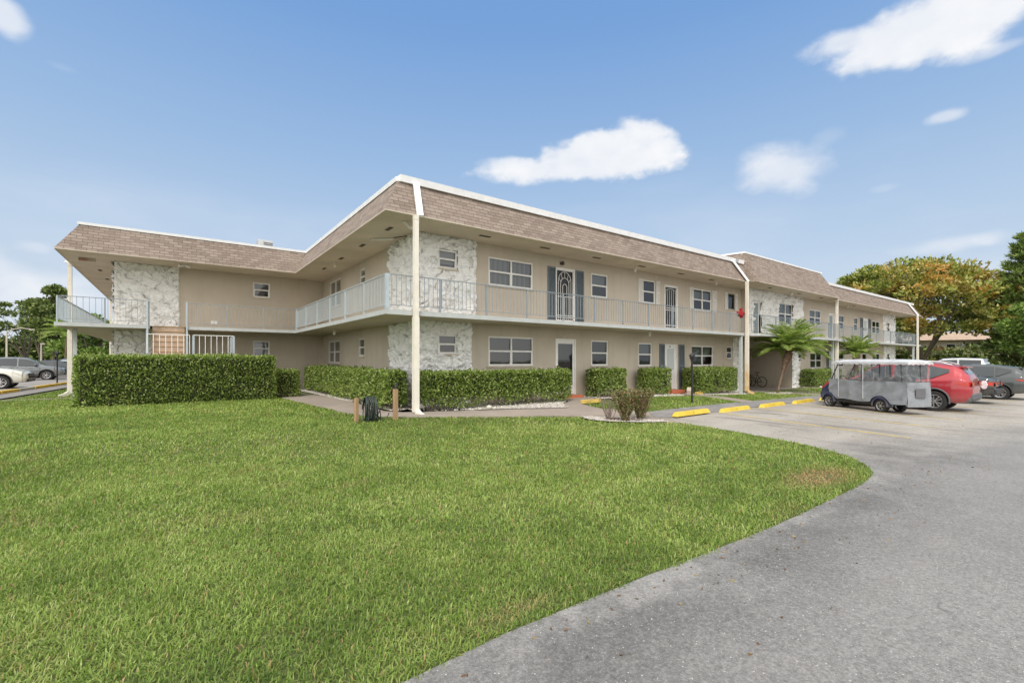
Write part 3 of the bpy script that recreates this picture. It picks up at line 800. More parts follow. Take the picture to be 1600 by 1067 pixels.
def plain_walls():
    mb = MB()
    Q = lambda *p: mb.face(p)
    Q((53.2,WR,-.5),(53.2,24,-.5),(53.2,24,ZF),(53.2,WR,ZF))
    Q((25.72,WR,-.5),(25.72,W2,-.5),(25.72,W2,ZF),(25.72,WR,ZF)); Q((38.3,WR,-.5),(38.3,W2,-.5),(38.3,W2,ZF),(38.3,WR,ZF))
    # breezeway side walls, ceiling
    Q((25.72,WR,-.5),(25.72,24,-.5),(25.72,24,2.2),(25.72,WR,2.2)); Q((31.1,W2,-.5),(31.1,24,-.5),(31.1,24,2.2),(31.1,W2,2.2))
    Q((25.72,W2,2.2),(31.1,W2,2.2),(31.1,24,2.2),(25.72,24,2.2))
    Q((27.6,20,-.5),(31.1,20,-.5),(31.1,20,2.2),(27.6,20,2.2))
    # rear
    Q((14,24,-.5),(25.72,24,-.5),(25.72,24,ZF),(14,24,ZF)); Q((31.1,24,-.5),(53.2,24,-.5),(53.2,24,ZF),(31.1,24,ZF)); Q((25.72,24,2.2),(31.1,24,2.2),(31.1,24,ZF),(25.72,24,ZF))
    Q((14,24,-.5),(14,48,-.5),(14,48,ZF),(14,24,ZF)); Q((-1.86,48,-.5),(14,48,-.5),(14,48,ZF),(-1.86,48,ZF))
    mb.build('wall', M['stucco'], B, True, recalc=False)
    e = MB(); e.box((25.68, W2-.03, 2.14), (31.1, W2+.16, 2.24)); e.build('passage_lintel', M['sill'], B, True)
    g = MB(); g.box((25.75, W2+.1, -.3), (25.86, W2+.5, 2.14)); g.build('passage_gate', M['black'], B, True)
plain_walls()

# --- balcony slabs: outline -> top, underside, painted edge
def slab():
    mb = MB(); fa = MB()
    def pl(poly, z, mi): mb.face([(x, y, z) for x, y in poly], mi)
    polys = [[(XL,YL),(-.72,YL),(-.72,WL),(-1.86,WL),(-1.86,48),(XL,48)], [(-.72,23.05),(.42,23.05),(.42,WL),(-.72,WL)], [(.42,YL),(X0,YL),(X0,Y0),(WX,Y0),(WX,WL),(.42,WL)],
             [(WX,Y0),(23.35,Y0),(24.0,11.32),(34.7,11.32),(34.9,Y0),(54.9,Y0),(54.9,20),(53.2,20),(53.2,WR),(38.3,WR),(38.3,W2),(25.72,W2),(25.72,WR),(WX,WR)]]
    for p in polys: pl(p, ZS, 0); pl(p, ZT, 1)
    mb.build('balcony_slab', [M['soffit'], M['sill']], B, True, recalc=False)
    path = [[(XL,48),(XL,YL),(-.72,YL)], [(.42,YL),(X0,YL),(X0,Y0),(23.35,Y0),(24.0,11.32),(34.7,11.32),(34.9,Y0),(54.9,Y0),(54.9,20)]]
    for P in path:
        for a, b in zip(P[:-1], P[1:]):
            fa.face([(*a, ZS-.004), (*b, ZS-.004), (*b, ZT+.004), (*a, ZT+.004)])
            d = Vector((b[0]-a[0], b[1]-a[1], 0)).normalized(); n = Vector((-d.y, d.x, 0)) * .12
            fa.face([(*a, ZT+.006), (*b, ZT+.006), (b[0]+n.x, b[1]+n.y, ZT+.006), (a[0]+n.x, a[1]+n.y, ZT+.006)])
            fa.face([(*a, ZS-.004), (*b, ZS-.004), (b[0]+n.x*.3, b[1]+n.y*.3, ZS-.004), (a[0]+n.x*.3, a[1]+n.y*.3, ZS-.004)])
    fa.build('balcony_edge', M['fascia'], B, True, recalc=False)
slab()

def railing(pts, spacing, step=.135, closed_posts=True, posts=None, zt=3.77, zb=ZT, mat='rail', off=.06):
    for a, b in zip(pts[:-1], pts[1:]):
        a = Vector((*a, 0)); b = Vector((*b, 0)); L = (b-a).length; d = (b-a)/L
        mb = MB(); mb.bar(a+Vector((0,0,zt)), b+Vector((0,0,zt)), .045, .022)
        mb.bar(a+Vector((0,0,zb+.135)), b+Vector((0,0,zb+.135)), .028, .018)
        n = max(1, round(L/step))
        for i in range(1, n):
            p = a + d*L*i/n; mb.bar(p+Vector((0,0,zb+.14)), p+Vector((0,0,zt-.01)), .0135, .0135)
        r = mb.build('balcony_railing', M[mat], B, True)
        k = max(1, round(L/spacing))
        for i in range(k+1):
            if i == k and not closed_posts: continue
            p = a + d*L*i/k; q = MB(); q.box((p.x-.022, p.y-.022, zb), (p.x+.022, p.y+.022, zt-.008)); q.build('post', M[mat], r, True)
e = .07
railing([(X0+e,YL+e),(X0+e,Y0+e)], 1.75, .118, mat='railside')
railing([(X0+e,Y0+e),(23.4,Y0+e)], 1.62)
railing([(23.4,Y0+e),(24.05,11.32+e),(34.7,11.32+e)], 1.7)
railing([(34.75,Y0+e),(54.83,Y0+e)], 1.65); railing([(54.83,Y0+e),(54.83,19.9)], 1.7, mat='railside')
railing([(.46,YL+e),(X0+e,YL+e)], 1.5, .15); railing([(XL+e,YL+e),(-.76,YL+e)], 1.6, .17); railing([(XL+e,47.9),(XL+e,YL+e)], 1.7, .12, mat='railside')
for x, y in ((X0+e,Y0+e),(X0+e,YL+e)):
    q = MB(); q.box((x-.05,y-.05,ZT),(x+.05,y+.05,3.765)); q.build('corner_post', M['railside'], B, True)

# --- outside stair with its landing
def stair():
    s = MB(); ZLD = 1.42; ya, yb = 21.15, 22.40
    s.box((-.78, ya, ZLD-.12), (1.95, yb, ZLD))
    st = s.build('stair', M['tread'], B, True)
    n = 7; rise = (ZT - ZLD)/n
    for i in range(n):
        q = MB(); y = yb - .02 + i*.10
        q.box((-.66, y, ZLD + i*rise + (.002 if i else -.0)), (.38, 23.2, ZLD + (i+1)*rise - .018)); q.build('riser', M['tread'], st, True)
        q = MB(); q.box((-.67, y-.025, ZLD + (i+1)*rise - .018), (.39, y+.15, ZLD + (i+1)*rise)); q.build('tread', M['rust'], st, True)
    for x in (-.80, .44):
        q = MB(); q.box((x-.035, yb-.04, -.1), (x+.035, yb+.05, 2.62)); q.build('newel', M['railside'], st, True)
        q = MB(); q.box((x-.03, 22.6, 2.45), (x+.03, 22.68, 3.80)); q.build('newel', M['railside'], st, True)
    for x in (.62, 1.93):
        q = MB(); q.box((x-.035, ya+.02, -.1), (x+.035, ya+.09, 2.42)); q.build('newel', M['railside'], st, True)
    q = MB(); q.box((1.90, ya+.1, 1.5), (1.95, yb, 2.40)); q.build('side_panel', M['railside'], st, True)
    def rl(x0, x1, y, z0, z1, n, m):
        q = MB(); q.bar((x0,y,z1),(x1,y,z1),.04,.025); q.bar((x0,y,z0),(x1,y,z0),.03,.03)
        for i in range(n+1):
            x = x0+(x1-x0)*i/n; q.bar((x,y,z0),(x,y,z1),.02,.02)
        q.build('handrail', M[m], st, True)
    rl(-.76, .5, ya+.05, 1.52, 2.42, 7, 'white'); rl(.62, 1.93, ya+.05, 1.52, 2.42, 7, 'white')
    q = MB()
    for i in range(9): q.box((.62, yb + i*.25, ZLD - .17 - i*.165), (1.9, yb + .27 + i*.25, ZLD - .14 - i*.165))
    q.build('lower_flight', M['tread'], st, True)
M['rust'] = simple('rusty_nosing', (.45, .30, .14), .8, .3, 6)
stair()

# --- mansard roof
def mansard(name, bot, top, zb, zt, cap=True, capw=.13):
    mb = MB(); s = 0.
    sl = math.hypot(zt - zb, .62)
    for i in range(len(bot) - 1):
        a, b = Vector(bot[i]), Vector(bot[i+1]); c, d = Vector(top[i]), Vector(top[i+1])
        L = (b-a).length; di = (b-a)/L
        u = [0, L, (d-a).dot(di), (c-a).dot(di)]
        nseg = max(1, int(L/1.))
        for k in range(nseg):
            f0, f1 = k/nseg, (k+1)/nseg
            A, Bq = a.lerp(b, f0), a.lerp(b, f1); C, D = c.lerp(d, f0), c.lerp(d, f1)
            w = lambda p: s + (p-a).dot(di)
            j0 = .012*noise.noise(Vector((A.x, A.y, 1.))); j1 = .012*noise.noise(Vector((Bq.x, Bq.y, 1.)))
            mb.face([(A.x,A.y,zb+j0),(Bq.x,Bq.y,zb+j1),(D.x,D.y,zt),(C.x,C.y,zt)], 0, [(w(A),0),(w(Bq),0),(w(D),sl),(w(C),sl)])
            mb.face([(A.x,A.y,zb-.03),(Bq.x,Bq.y,zb-.03),(Bq.x,Bq.y,zb+j1),(A.x,A.y,zb+j0)], 1)
        s += L
    r = mb.build(name, [M['shingle'], M['sill']], B, True, recalc=False)
    return r
def roof_edge(path, z0, z1, out=.11, inn=.10):
    q = MB()
    for i in range(len(path)-1):
        a, b = Vector((*path[i],0)), Vector((*path[i+1],0)); d = (b-a).normalized(); n = Vector((d.y,-d.x,0))
        a2 = a - d*out*0; b2 = b + d*0
        def P(p, o, z, e): return (p.x + n.x*o + d.x*e, p.y + n.y*o + d.y*e, z)
        ea = -out if i else 0; eb = out if i < len(path)-2 else 0
        V = [P(a2,-inn,z0,0),P(b2,-inn,z0,0),P(b2,out*.75,z0,eb),P(a2,out*.75,z0,ea),P(a2,-inn,z1,0),P(b2,-inn,z1,0),P(b2,out,z1,eb),P(a2,out,z1,ea)]
        q.raw(V, [(0,3,2,1),(4,5,6,7),(0,1,5,4),(1,2,6,5),(2,3,7,6),(3,0,4,7)])
    return q.build('roof_edge', M['cap'], B, True)
I = .608
botA = [(XL,48),(XL,YL),(X0,YL),(X0,Y0),(23.35,Y0)]; topA = [(x+I, y+I) for x, y in botA]; topA[-1] = (24.1, Y0+I)
topA[0] = (XL+I, 48)
mansard('roof', botA, topA, ZF, 6.53); roof_edge([(XL+I,48),(XL+I,YL+I),(X0+I,YL+I)], 6.50, 6.60, .07); roof_edge([(X0+I,YL+I),(X0+I,Y0+I)], 6.49, 6.61, .08); roof_edge([(X0+I,Y0+I),(23.3,Y0+I),(24.0,Y0+I)], 6.47, 6.65, .15)
botB = [(23.5,13.4),(23.95,11.33),(34.6,11.33),(35.3,12.6)]; topB = [(24.0,13.8),(24.35,12.32),(34.25,12.32),(34.6,13.8)]
mansard('roof', botB, topB, ZF, 7.14); roof_edge(topB, 7.12, 7.20, .05)
botC = [(34.55,Y0),(55.3,Y0),(55.3,24)]; topC = [(34.55,Y0+I),(54.7,Y0+I),(54.7,24)]
mansard('roof', botC, topC, ZF, 6.53); roof_edge([(34.3,Y0+I),(54.7,Y0+I),(54.7,24)], 6.47, 6.63, .14)
def roof_flat():
    mb = MB()
    P = [[(XL+I,48),(XL+I,YL+I),(X0+I,YL+I),(14,YL+I),(14,48)], [(X0+I,Y0+I),(24.2,Y0+I),(24.2,24.3),(14,24.3),(14,YL+I),(X0+I,YL+I)], [(34.4,Y0+I),(54.7,Y0+I),(54.7,24.3),(34.4,24.3)]]
    for p in P: mb.face([(x,y,6.50) for x,y in p])
    mb.face([(24.3,12.4,7.12),(34.3,12.4,7.12),(34.3,24.3,7.12),(24.3,24.3,7.12)])
    for q in ([(24.3,24.3),(24.3,12.4)],[(34.3,12.4),(34.3,24.3)],[(34.3,24.3),(24.3,24.3)]): mb.face([(*q[0],6.4),(*q[1],6.4),(*q[1],7.12),(*q[0],7.12)])
    mb.build('flat_roof', M['roof'], B, True, recalc=False)
    so = MB()
    P = [[(XL,48),(XL,YL),(X0,YL),(X0,Y0),(WX,Y0),(WX,WL),(-1.86,WL),(-1.86,48)], [(WX,Y0),(23.4,Y0),(23.95,11.33),(34.6,11.33),(34.8,Y0),(55.3,Y0),(55.3,24),(53.2,24),(53.2,WR),(38.3,WR),(38.3,W2),(25.72,W2),(25.72,WR),(WX,WR)]]
    for p in P: so.face([(x,y,ZF-.004) for x,y in p])
    so.build('soffit', M['soffit'], B, True, recalc=False)
roof_flat()

def downspout(x, y, zt, zb, dx, dy, nrm=(0,-1), w=.125, leader=None, kick=True, mat='cream'):
    q = MB(); q.box((x-w/2, y-w/2, zb+.16), (x+w/2, y+w/2, zt))
    for z in (zt-.12, 2.62, 1.0): q.box((x-w/2-.006, y-w/2-.006, z), (x+w/2+.006, y+w/2+.006, z+.03))
    if zt > 3: q.box((x-w/2-.016, y-w/2-.012, zb+.16), (x+w/2+.010, y+w/2+.010, 2.64))
    d = q.build('downspout', M[mat], B, True)
    if kick:
        k = MB(); k.bar((x, y, zb+.22), (x+dx*.13, y+dy*.13, zb+.10), w*1.02, w*.95); k.bar((x+dx*.11, y+dy*.11, zb+.115), (x+dx*.30, y+dy*.30, zb+.04), w*1.05, w*.9)
        k.build('outlet', M[mat], d, True)
    if leader:
        k = MB(); k.bar(leader[0], leader[1], .17, .09); k.build('gutter_leader', M['cap'], d, True)
    return d
downspout(5.30, Y0-.08, 5.40, -.08, .35, -1., leader=((5.55, Y0+I-.16, 6.47), (5.42, Y0-.10, 5.40)))
downspout(23.15, Y0-.10, 5.40, -.24, .4, -1., mat='creamrust', leader=((22.85, Y0+I-.16, 6.47), (23.25, Y0-.12, 5.40)))
downspout(34.75, Y0-.12, 5.42, -.30, .4, -1.)
downspout(53.35, Y0-.12, 5.42, -.30, .4, -1., leader=((53.0, Y0+I-.16, 6.47), (53.4, Y0-.14, 5.40)))
downspout(XL+.03, 25.6, 5.40, -.02, -1., -.5); downspout(XL+.03, 40.8, 5.40, -.02, -1., -.5)
k = MB(); k.bar((XL-.12, 25.6, 5.46), (XL+.06, 25.6, 5.40), .12, .1); k.build('gutter_leader', M['cap'], B, True)
for x, y, z in ((5.47, Y0+.27, -.1), (22.93, Y0+.1, -.3), (34.45, Y0+.02, -.35), (53.0, Y0+.1, -.35), (-3.06, 24.4, -.05), (-3.2, 40.2, -.05), (12.9,30,-9)):
    if z < -5: continue
    q = MB(); q.box((x-.06, y-.06, z), (x+.06, y+.06, ZS)); q.build('support_post', M['post'], B, True)

# --- small fittings under the soffits
def fittings():
    vents = [(5.25,13.39),(5.27,15.89),(5.29,18.43),(5.28,20.92),(8.03,12.37),(10.6,12.42),(13.24,12.43),(16.0,12.44),(18.8,12.44),(21.5,12.5),(-2.6,27.2),(-2.6,30),(-2.6,32.5),(26.5,12.),(30.2,12.0),(33.5,12.0),(37,12.4),(40.5,12.4),(44.5,12.4),(48.5,12.4)]
    for x, y in vents:
        q = MB(); a, b = ((.06, .21) if x < 6 else (.21, .06)); q.box((x-a, y-b, ZF-.016), (x+a, y+b, ZF-.006)); q.build('soffit_vent', M['vent'], B, True)
    for x, y, z in [(15.9,12.7,ZF),(22.1,12.6,ZF),(16.6,12.5,ZS),(5.3,19.4,ZS),(5.3,19.3,ZF),(29.2,12.0,ZF),(39.6,12.5,ZF),(50.5,12.5,ZF)]:
        q = MB(); q.lathe([(0,z-.004),(.055,z-.006),(.06,z-.05),(.04,z-.06),(.0,z-.06)], 14, lambda a,b,c: (x+a,y+b,c)); f = q.build('ceiling_light', M['white'], B, True, smooth=True)
        q = MB(); q.lathe([(.04,z-.06),(.058,z-.09),(.058,z-.17),(.035,z-.20),(0,z-.205)], 14, lambda a,b,c: (x+a,y+b,c)); q.build('glass_jar', M['jar'], f, True, smooth=True)
    # corner flood light and tube
    q = MB(); q.box((5.27,12.35,ZF-.03),(5.39,12.5,ZF-.006)); q.tube([(5.33,12.42,ZF-.03),(5.42,12.38,ZF-.12),(5.5,12.3,ZF-.2)], .05, 10); q.build('flood_light', M['jar'], B, True)
    q = MB(); q.bar((5.2,14.8,ZF-.05),(5.75,14.3,ZF-.05),.05,.05); f = q.build('tube_light', M['white'], B, True)
    q = MB(); q.bar((5.75,14.25,ZF-.02),(6.1,13.6,ZF-.02),.02,.02); q.build('conduit', M['vent'], f, True)
    q = MB()
    for dx in (-.11,.11): q.tube([(.37+dx*.4,23.45,ZF-.05),(.37+dx*1.6,23.3,ZF-.12)], .05, 8)
    q.box((.3,23.4,ZF-.05),(.44,23.5,ZF-.004)); q.build('flood_light', M['white'], B, True)
    # wall light over the first balcony door
    q = MB(); q.lathe([(0,0),(.06,.0),(.07,.06),(.05,.13),(0,.14)], 12, lambda a,b,c: (12.05+a, WR-.1+b*1, 5.12+c)); q.box((12.0,WR-.1,5.16),(12.1,WR,5.24)); q.build('wall_light', M['bframe'], B, True, smooth=True)
    # exit sign under the left soffit
    q = MB(); q.box((-2.95,24.2,ZF-.14),(-2.45,24.26,ZF-.004)); f = q.build('exit_sign', M['sill'], B, True)
    text('EXIT', (-2.93,24.19,ZF-.125), .13, 0, M['redtext'], f, 'lettering', world=True)
    # thresholds
    for a, b, z in ((11.80,12.85,-.04),(18.62,19.62,-.10)):
        q = MB(); q.box((a, WR-.42, z), (b+.02, WR-.005, z+.16)); q.build('door_step', M['brick'], B, True, bevel=.01)
    text('83', (12.16, WR-.012, 2.335), .13, 0, M['digit'], B, 'house_number', world=True)
    text('84', (18.98, WR-.03+.02, 2.09), .09, 0, M['black'], B, 'house_number', world=True)
    text('17', (18.98, WR-.012, 5.09), .11, 0, M['digit'], B, 'house_number', world=True) if 0 else None

def text(s, loc, size, rz, mat, parent, name, world=False, rot=None, ext=.004):
    cu = bpy.data.curves.new('txt', 'FONT'); cu.body = s; cu.size = size; cu.extrude = ext; cu.resolution_u = 3
    to = bpy.data.objects.new('txt', cu); me = bpy.data.meshes.new_from_object(to)
    bpy.data.objects.remove(to); bpy.data.curves.remove(cu)
    R = (rot if rot is not None else Matrix.Rotation(rz, 4, 'Z') @ Matrix.Rotation(PI/2, 4, 'X'))
    me.transform(Matrix.Translation(loc) @ R)
    me.materials.clear()
    return mesh_obj(name, me, mat, parent, world)
M['redtext'] = simple('red_lettering', (.45, .05, .03), .6, .1); M['digit'] = simple('pale_digit', (.62, .56, .45), .5, .1)
fittings()
# ------------------------------------------------------------------ hedges
GREENS = [(0, (.045,.075,.014)), (.2, (.11,.175,.03)), (.5, (.22,.31,.06)), (.78, (.36,.45,.12)), (1, (.56,.62,.28))]
M['hedge'] = m_leaf('hedge_leaf', GREENS, trans=.3, rough=.38)
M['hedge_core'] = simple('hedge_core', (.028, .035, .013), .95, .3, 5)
M['twig'] = simple('pale_twig', (.22, .17, .13), .9, .25, 20)
def hedge(x0, x1, y0, y1, zb, zt, label, dens=1250, seed=0, skirt=.22, cut=.9):
    """box hedge: leaf shell, dim core, bare stems at the foot"""
    r = thing('hedge', ((x0+x1)/2, (y0+y1)/2, zb), label, 'hedge', 'clipped box hedges around the building')
    w, d, h = x1-x0, y1-y0, zt-zb
    parts = []
    def sheetp(n, fn, nrm):
        a = RNG.uniform(0, 1, (n, 2)); P = fn(a); parts.append((P, np.tile(nrm, (n, 1))))
    A = [(w*h, lambda a: np.stack([x0+a[:,0]*w, np.full(len(a), y0), zb+a[:,1]*h], 1), (0,-1,0)),
         (w*h*.6, lambda a: np.stack([x0+a[:,0]*w, np.full(len(a), y1), zb+a[:,1]*h], 1), (0,1,0)),
         (d*h, lambda a: np.stack([np.full(len(a), x0), y0+a[:,0]*d, zb+a[:,1]*h], 1), (-1,0,0)),
         (d*h, lambda a: np.stack([np.full(len(a), x1), y0+a[:,0]*d, zb+a[:,1]*h], 1), (1,0,0)),
         (w*d*1.3, lambda a: np.stack([x0+a[:,0]*w, y0+a[:,1]*d, np.full(len(a), zt)], 1), (0,0,1))]
    for ar, fn, nm in A: sheetp(int(ar*dens), fn, np.array(nm, float))
    P = np.concatenate([p[0] for p in parts]); N = np.concatenate([p[1] for p in parts])
    # lumpy surface, rounded corners, ragged thinning foot
    def nz(P, s, o): return np.array([noise.noise(Vector((p[0]*s+o, p[1]*s, p[2]*s))) for p in P])
    k = nz(P, 2.2, seed) * .06 + nz(P, 6., seed+9) * .06
    depth = np.abs(RNG.normal(0, .045, len(P)))
    P = P + N * (k - depth)[:, None]
    c = np.array([(x0+x1)/2, (y0+y1)/2, (zb+zt)/2]); hs = np.array([w/2, d/2, h/2])
    q = np.abs(P - c) - (hs - .09); q = np.maximum(q, 0); m = (q > 0).sum(1) >= 2
    ln = np.linalg.norm(q, axis=1); f = np.where(m & (ln > .09), .09/np.maximum(ln, 1e-6), 1)
    P = c + np.sign(P - c) * np.where(q > 0, (hs - .09) + q * f[:, None], np.abs(P - c))
    zr = (P[:,2]-zb)
    sk = skirt*(.55 + .9*np.clip(nz(P, 1.3, seed+3)+.3, 0, 1))
    keep = (zr > sk) | (RNG.uniform(size=len(P)) < .10*zr/np.maximum(sk,.01))
    hole = nz(P, 1.1, seed+20) > .52
    keep &= ~(hole & (zr < h*.55) & (RNG.uniform(size=len(P)) < .75))
    P = P[keep]; N = N[keep]
    D = N*.55 + RNG.normal(size=P.shape)*.55 + np.array([0,0,.22])
    ns = int(w*d*12) + 4; sx = RNG.uniform(x0+.05, x1-.05, ns); sy = RNG.uniform(y0+.02, y1-.05, ns); hh = RNG.uniform(.02, .11, ns)
    SP = np.concatenate([np.column_stack([sx + RNG.normal(0,.012,ns), sy, zt + hh*q]) for q in (.2,.5,.8,1.)])
    P = np.concatenate([P, SP]); D = np.concatenate([D, RNG.normal(size=SP.shape)*.6 + np.array([0,0,.7])])
    leaves('foliage', P, D, .074, .042, M['hedge'], r, True)
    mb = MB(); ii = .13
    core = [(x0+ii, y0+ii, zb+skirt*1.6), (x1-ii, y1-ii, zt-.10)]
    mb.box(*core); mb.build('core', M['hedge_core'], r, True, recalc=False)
    tw = MB(); rnd = random.Random(seed)
    for i in range(int(max(w, d) * 7) + 3):
        bx = rnd.uniform(x0+.15, x1-.15); by = y0 + .14 + rnd.random()*min(.5, d-.3)
        if d > w: bx = x0 + .15 + rnd.random()*.3; by = rnd.uniform(y0+.1, y1-.1)
        p = Vector((bx, by, zb-.03)); pts = [p]; a = rnd.uniform(0, 2*PI)
        for s in range(4):
            p = p + Vector((math.cos(a)*.07*rnd.random(), math.sin(a)*.07*rnd.random(), h*.14)); pts.append(p)
        tw.tube(pts, [.012, .011, .010, .008, .005], 5)
        for s in range(2):
            b = pts[1+s]; tw.tube([b, b + Vector((rnd.uniform(-.18,.18), rnd.uniform(-.12,.02), .16)), b + Vector((rnd.uniform(-.3,.3), rnd.uniform(-.16,.05), .3))], [.007,.006,.004], 4)
    tag(tw.build('branches', M['twig'], r, True), kind='stuff')
    return r
hedge(-2.45, 3.12, 19.25, 20.45, -.10, 1.60, 'tallest and longest hedge, in front of the stair at the left', 1000, 1, .10)
hedge(3.2, 4.05, 19.7, 20.9, -.08, 1.05, 'small low hedge at the right end of the tall stair hedge', 1000, 2, .15)
hedge(5.08, 5.95, 16.55, 23.7, -.04, 1.14, 'hedge under the return wall windows, farther from the corner', 1000, 3)
hedge(4.98, 5.56, 12.75, 16.35, -.05, 1.13, 'hedge along the return wall right behind the hose post', 1200, 4, .25)
hedge(5.66, 11.30, 11.80, 12.40, -.06, 1.12, 'long hedge with bare stems between the corner downspout and the glass door', 1350, 5, .28)
hedge(13.1, 14.75, 12.2, 12.9, -.10, 1.10, 'hedge right of the glass door with a pale stem showing at its left foot', 1200, 6, .22)
hedge(16.25, 17.9, 12.3, 12.9, -.13, 1.08, 'short hedge left of the second front door step', 1100, 7)
hedge(19.7, 23.05, 12.0, 12.95, -.18, 1.06, 'hedge behind the grey-black lamp post, left of the second downspout', 1000, 8)
hedge(31.9, 36.2, 11.75, 12.6, -.32, .82, 'hedge right of the palm, ending behind the golf cart', 700, 9)
hedge(41.5, 46.0, 12.0, 12.8, -.32, .8, 'far hedge beyond the golf cart at the third section', 500, 10)

# ------------------------------------------------------------------ grass
LAWN = [(-9, 2.32)] + ROAD[1:] + PATH_OUT[::-1][1:] + [(3.2, 24), (-4.9, 24), (-9, 24)]
G2 = [(12.35, 9.22), (16.4, 9.32), (18.15, 8.98), (18.5, 11.6), (15.2, 11.5), (13.6, 11.3), (12.6, 10.4), (12.0, 9.8)]
G3 = [(19.15, 8.95), (25.35, 8.95), (25.35, 12.1), (24.1, 11.9), (22.6, 11.3), (19.6, 11.6)]
G4 = [(26.25, 8.95), (27.3, 8.95), (36.0, 12.0), (31.1, 12.1), (26.25, 12.1)]; G4b = [(28.3, 8.95), (60, 8.95), (60, 12.9), (37.8, 12.4), (36.9, 11.7)]
G5 = [(-4.75, 24.4), (-3.3, 24.4), (-1.9, 24.4), (-1.9, 60), (-1.9, 60), (-2.4, 60), (-3.6, 40)]
G6 = [(10.9, 10.35), (11.1, 10.1), (11.7, 10.3), (12.1, 10.8), (11.9, 11.0), (11.0, 10.95)]
BED0 = [(x, y) for x, y in BED]
def poly_mask(P, poly):
    x, y = P[:, 0], P[:, 1]; r = np.zeros(len(P), bool); j = len(poly) - 1
    for i in range(len(poly)):
        xi, yi = poly[i]; xj, yj = poly[j]
        if yi != yj:
            c = ((yi > y) != (yj > y)) & (x < (xj-xi)*(y-yi)/(yj-yi)+xi); r ^= c
        j = i
    return r
def fbm2(x, y, s, o):
    # cheap smooth value noise on a lattice, vectorised
    def vn(x, y, k):
        xi = np.floor(x).astype(int); yi = np.floor(y).astype(int); fx = x-xi; fy = y-yi
        fx = fx*fx*(3-2*fx); fy = fy*fy*(3-2*fy)
        h = lambda a, b: ((np.sin(a*127.1+b*311.7+k*74.7)*43758.5453) % 1.0)
        return (h(xi,yi)*(1-fx)+h(xi+1,yi)*fx)*(1-fy)+(h(xi,yi+1)*(1-fx)+h(xi+1,yi+1)*fx)*fy
    return sum(vn(x*s*2**i+o, y*s*2**i-o, i)/2**i for i in range(4))/1.875
def grass():
    fw = np.array([.593, .805]); rt = np.array([.805, -.593])
    allV = []; total = 0; tone = []
    def scatter(poly, dens, dmin, dmax, L, W, exclude=()):
        nonlocal total
        xs = [p[0] for p in poly]; ys = [p[1] for p in poly]
        area = (max(xs)-min(xs))*(max(ys)-min(ys)); n = int(area*dens)
        P = np.stack([RNG.uniform(min(xs), max(xs), n), RNG.uniform(min(ys), max(ys), n)], 1)
        D = P @ fw; Lt = P @ rt
        m = (D > dmin) & (D <= dmax) & (np.abs(Lt) < D*1.25 + 1.2)
        P = P[m]
        jit = (fbm2(P[:,0], P[:,1], 2.6, 3.)-.5)[:, None]*.09 + RNG.normal(0, .016, P.shape)
        m = poly_mask(P + jit, poly)
        for e in exclude: m &= ~poly_mask(P + jit*.4, e)
        P = P[m]
        # thin and dry patches
        dry = np.maximum(np.exp(-(((P[:,0]-7.7)/.75)**2 + ((P[:,1]-2.78)/.30)**2)), .4*np.exp(-(((P[:,0]-1.9)/.4)**2 + ((P[:,1]-2.55)/.1)**2)))
        dry = np.maximum(dry, .22*np.clip((fbm2(P[:,0], P[:,1], 1.7, 11.)-.62)*6, 0, 1))
        keep = RNG.uniform(size=len(P)) > dry*.45
        P = P[keep]; dry = dry[keep]; n = len(P)
        z = gz(P[:,0], P[:,1]) + .004
        clump = fbm2(P[:,0], P[:,1], 3.1, 5.)
        LL = L*RNG.uniform(.55, 1.25, n)*(.75+.6*clump)*(1-.35*dry)
        az = RNG.uniform(0, 2*PI, n); lean = np.abs(RNG.normal(.85, .42, n)) + dry*.4
        wd = W*RNG.uniform(.7, 1.25, n)
        d = np.stack([np.cos(az), np.sin(az)], 1); s = np.stack([-np.sin(az+RNG.normal(0,.5,n)), np.cos(az)], 1)
        B0 = np.column_stack([P, z])
        m1 = B0 + np.column_stack([d*(LL*.5*np.sin(lean*.6))[:,None], LL*.5*np.cos(lean*.6)])
        tp = m1 + np.column_stack([d*(LL*.5*np.sin(np.minimum(lean*1.6, 1.9)))[:,None], LL*.5*np.cos(np.minimum(lean*1.6, 1.9))])
        S = np.column_stack([s*(wd/2)[:,None], np.zeros(n)])
        V = np.stack([B0-S*.8, B0+S*.8, m1+S, m1-S, tp], 1)
        allV.append(V); total += n
        g = .5*fbm2(P[:,0], P[:,1], .45, 2.) + .5*fbm2(P[:,0], P[:,1], 2.6, 8.)
        tone.append(np.stack([g + RNG.normal(0, .14, n), dry], 1))
    ex = (BED0,)
    scatter(LAWN, 5800, 1.6, 4.6, .054, .0070)
    scatter(LAWN, 3000, 4.6, 7.5, .062, .0095, ex)
    scatter(LAWN, 1500, 7.5, 12, .064, .013, ex)
    scatter(LAWN, 640, 12, 26, .072, .022, ex)
    for g in (G2, G3, G6, G4, G4b): scatter(g, 620, 8, 55, .07, .022)
    scatter(G5, 260, 8, 60, .075, .035)
    V = np.concatenate(allV); T = np.concatenate(tone)
    t = NT('grass_blade')
    a = t.add('ShaderNodeAttribute'); a.attribute_name = 'tone'; g = t.add('ShaderNodeNewGeometry')
    sp = t.add('ShaderNodeSeparateXYZ'); t.lk(a.outputs['Vector'], sp.inputs[0])
    col = t.ramp(sp.outputs[0], [(.2, (.115,.185,.04)), (.42, (.195,.295,.055)), (.60, (.28,.38,.088)), (.8, (.39,.48,.145)), (1, (.54,.57,.26))])
    dryc = t.ramp(g.outputs['Random Per Island'], [(0, (.42,.23,.12)), (.5, (.48,.33,.18)), (1, (.26,.27,.08))])
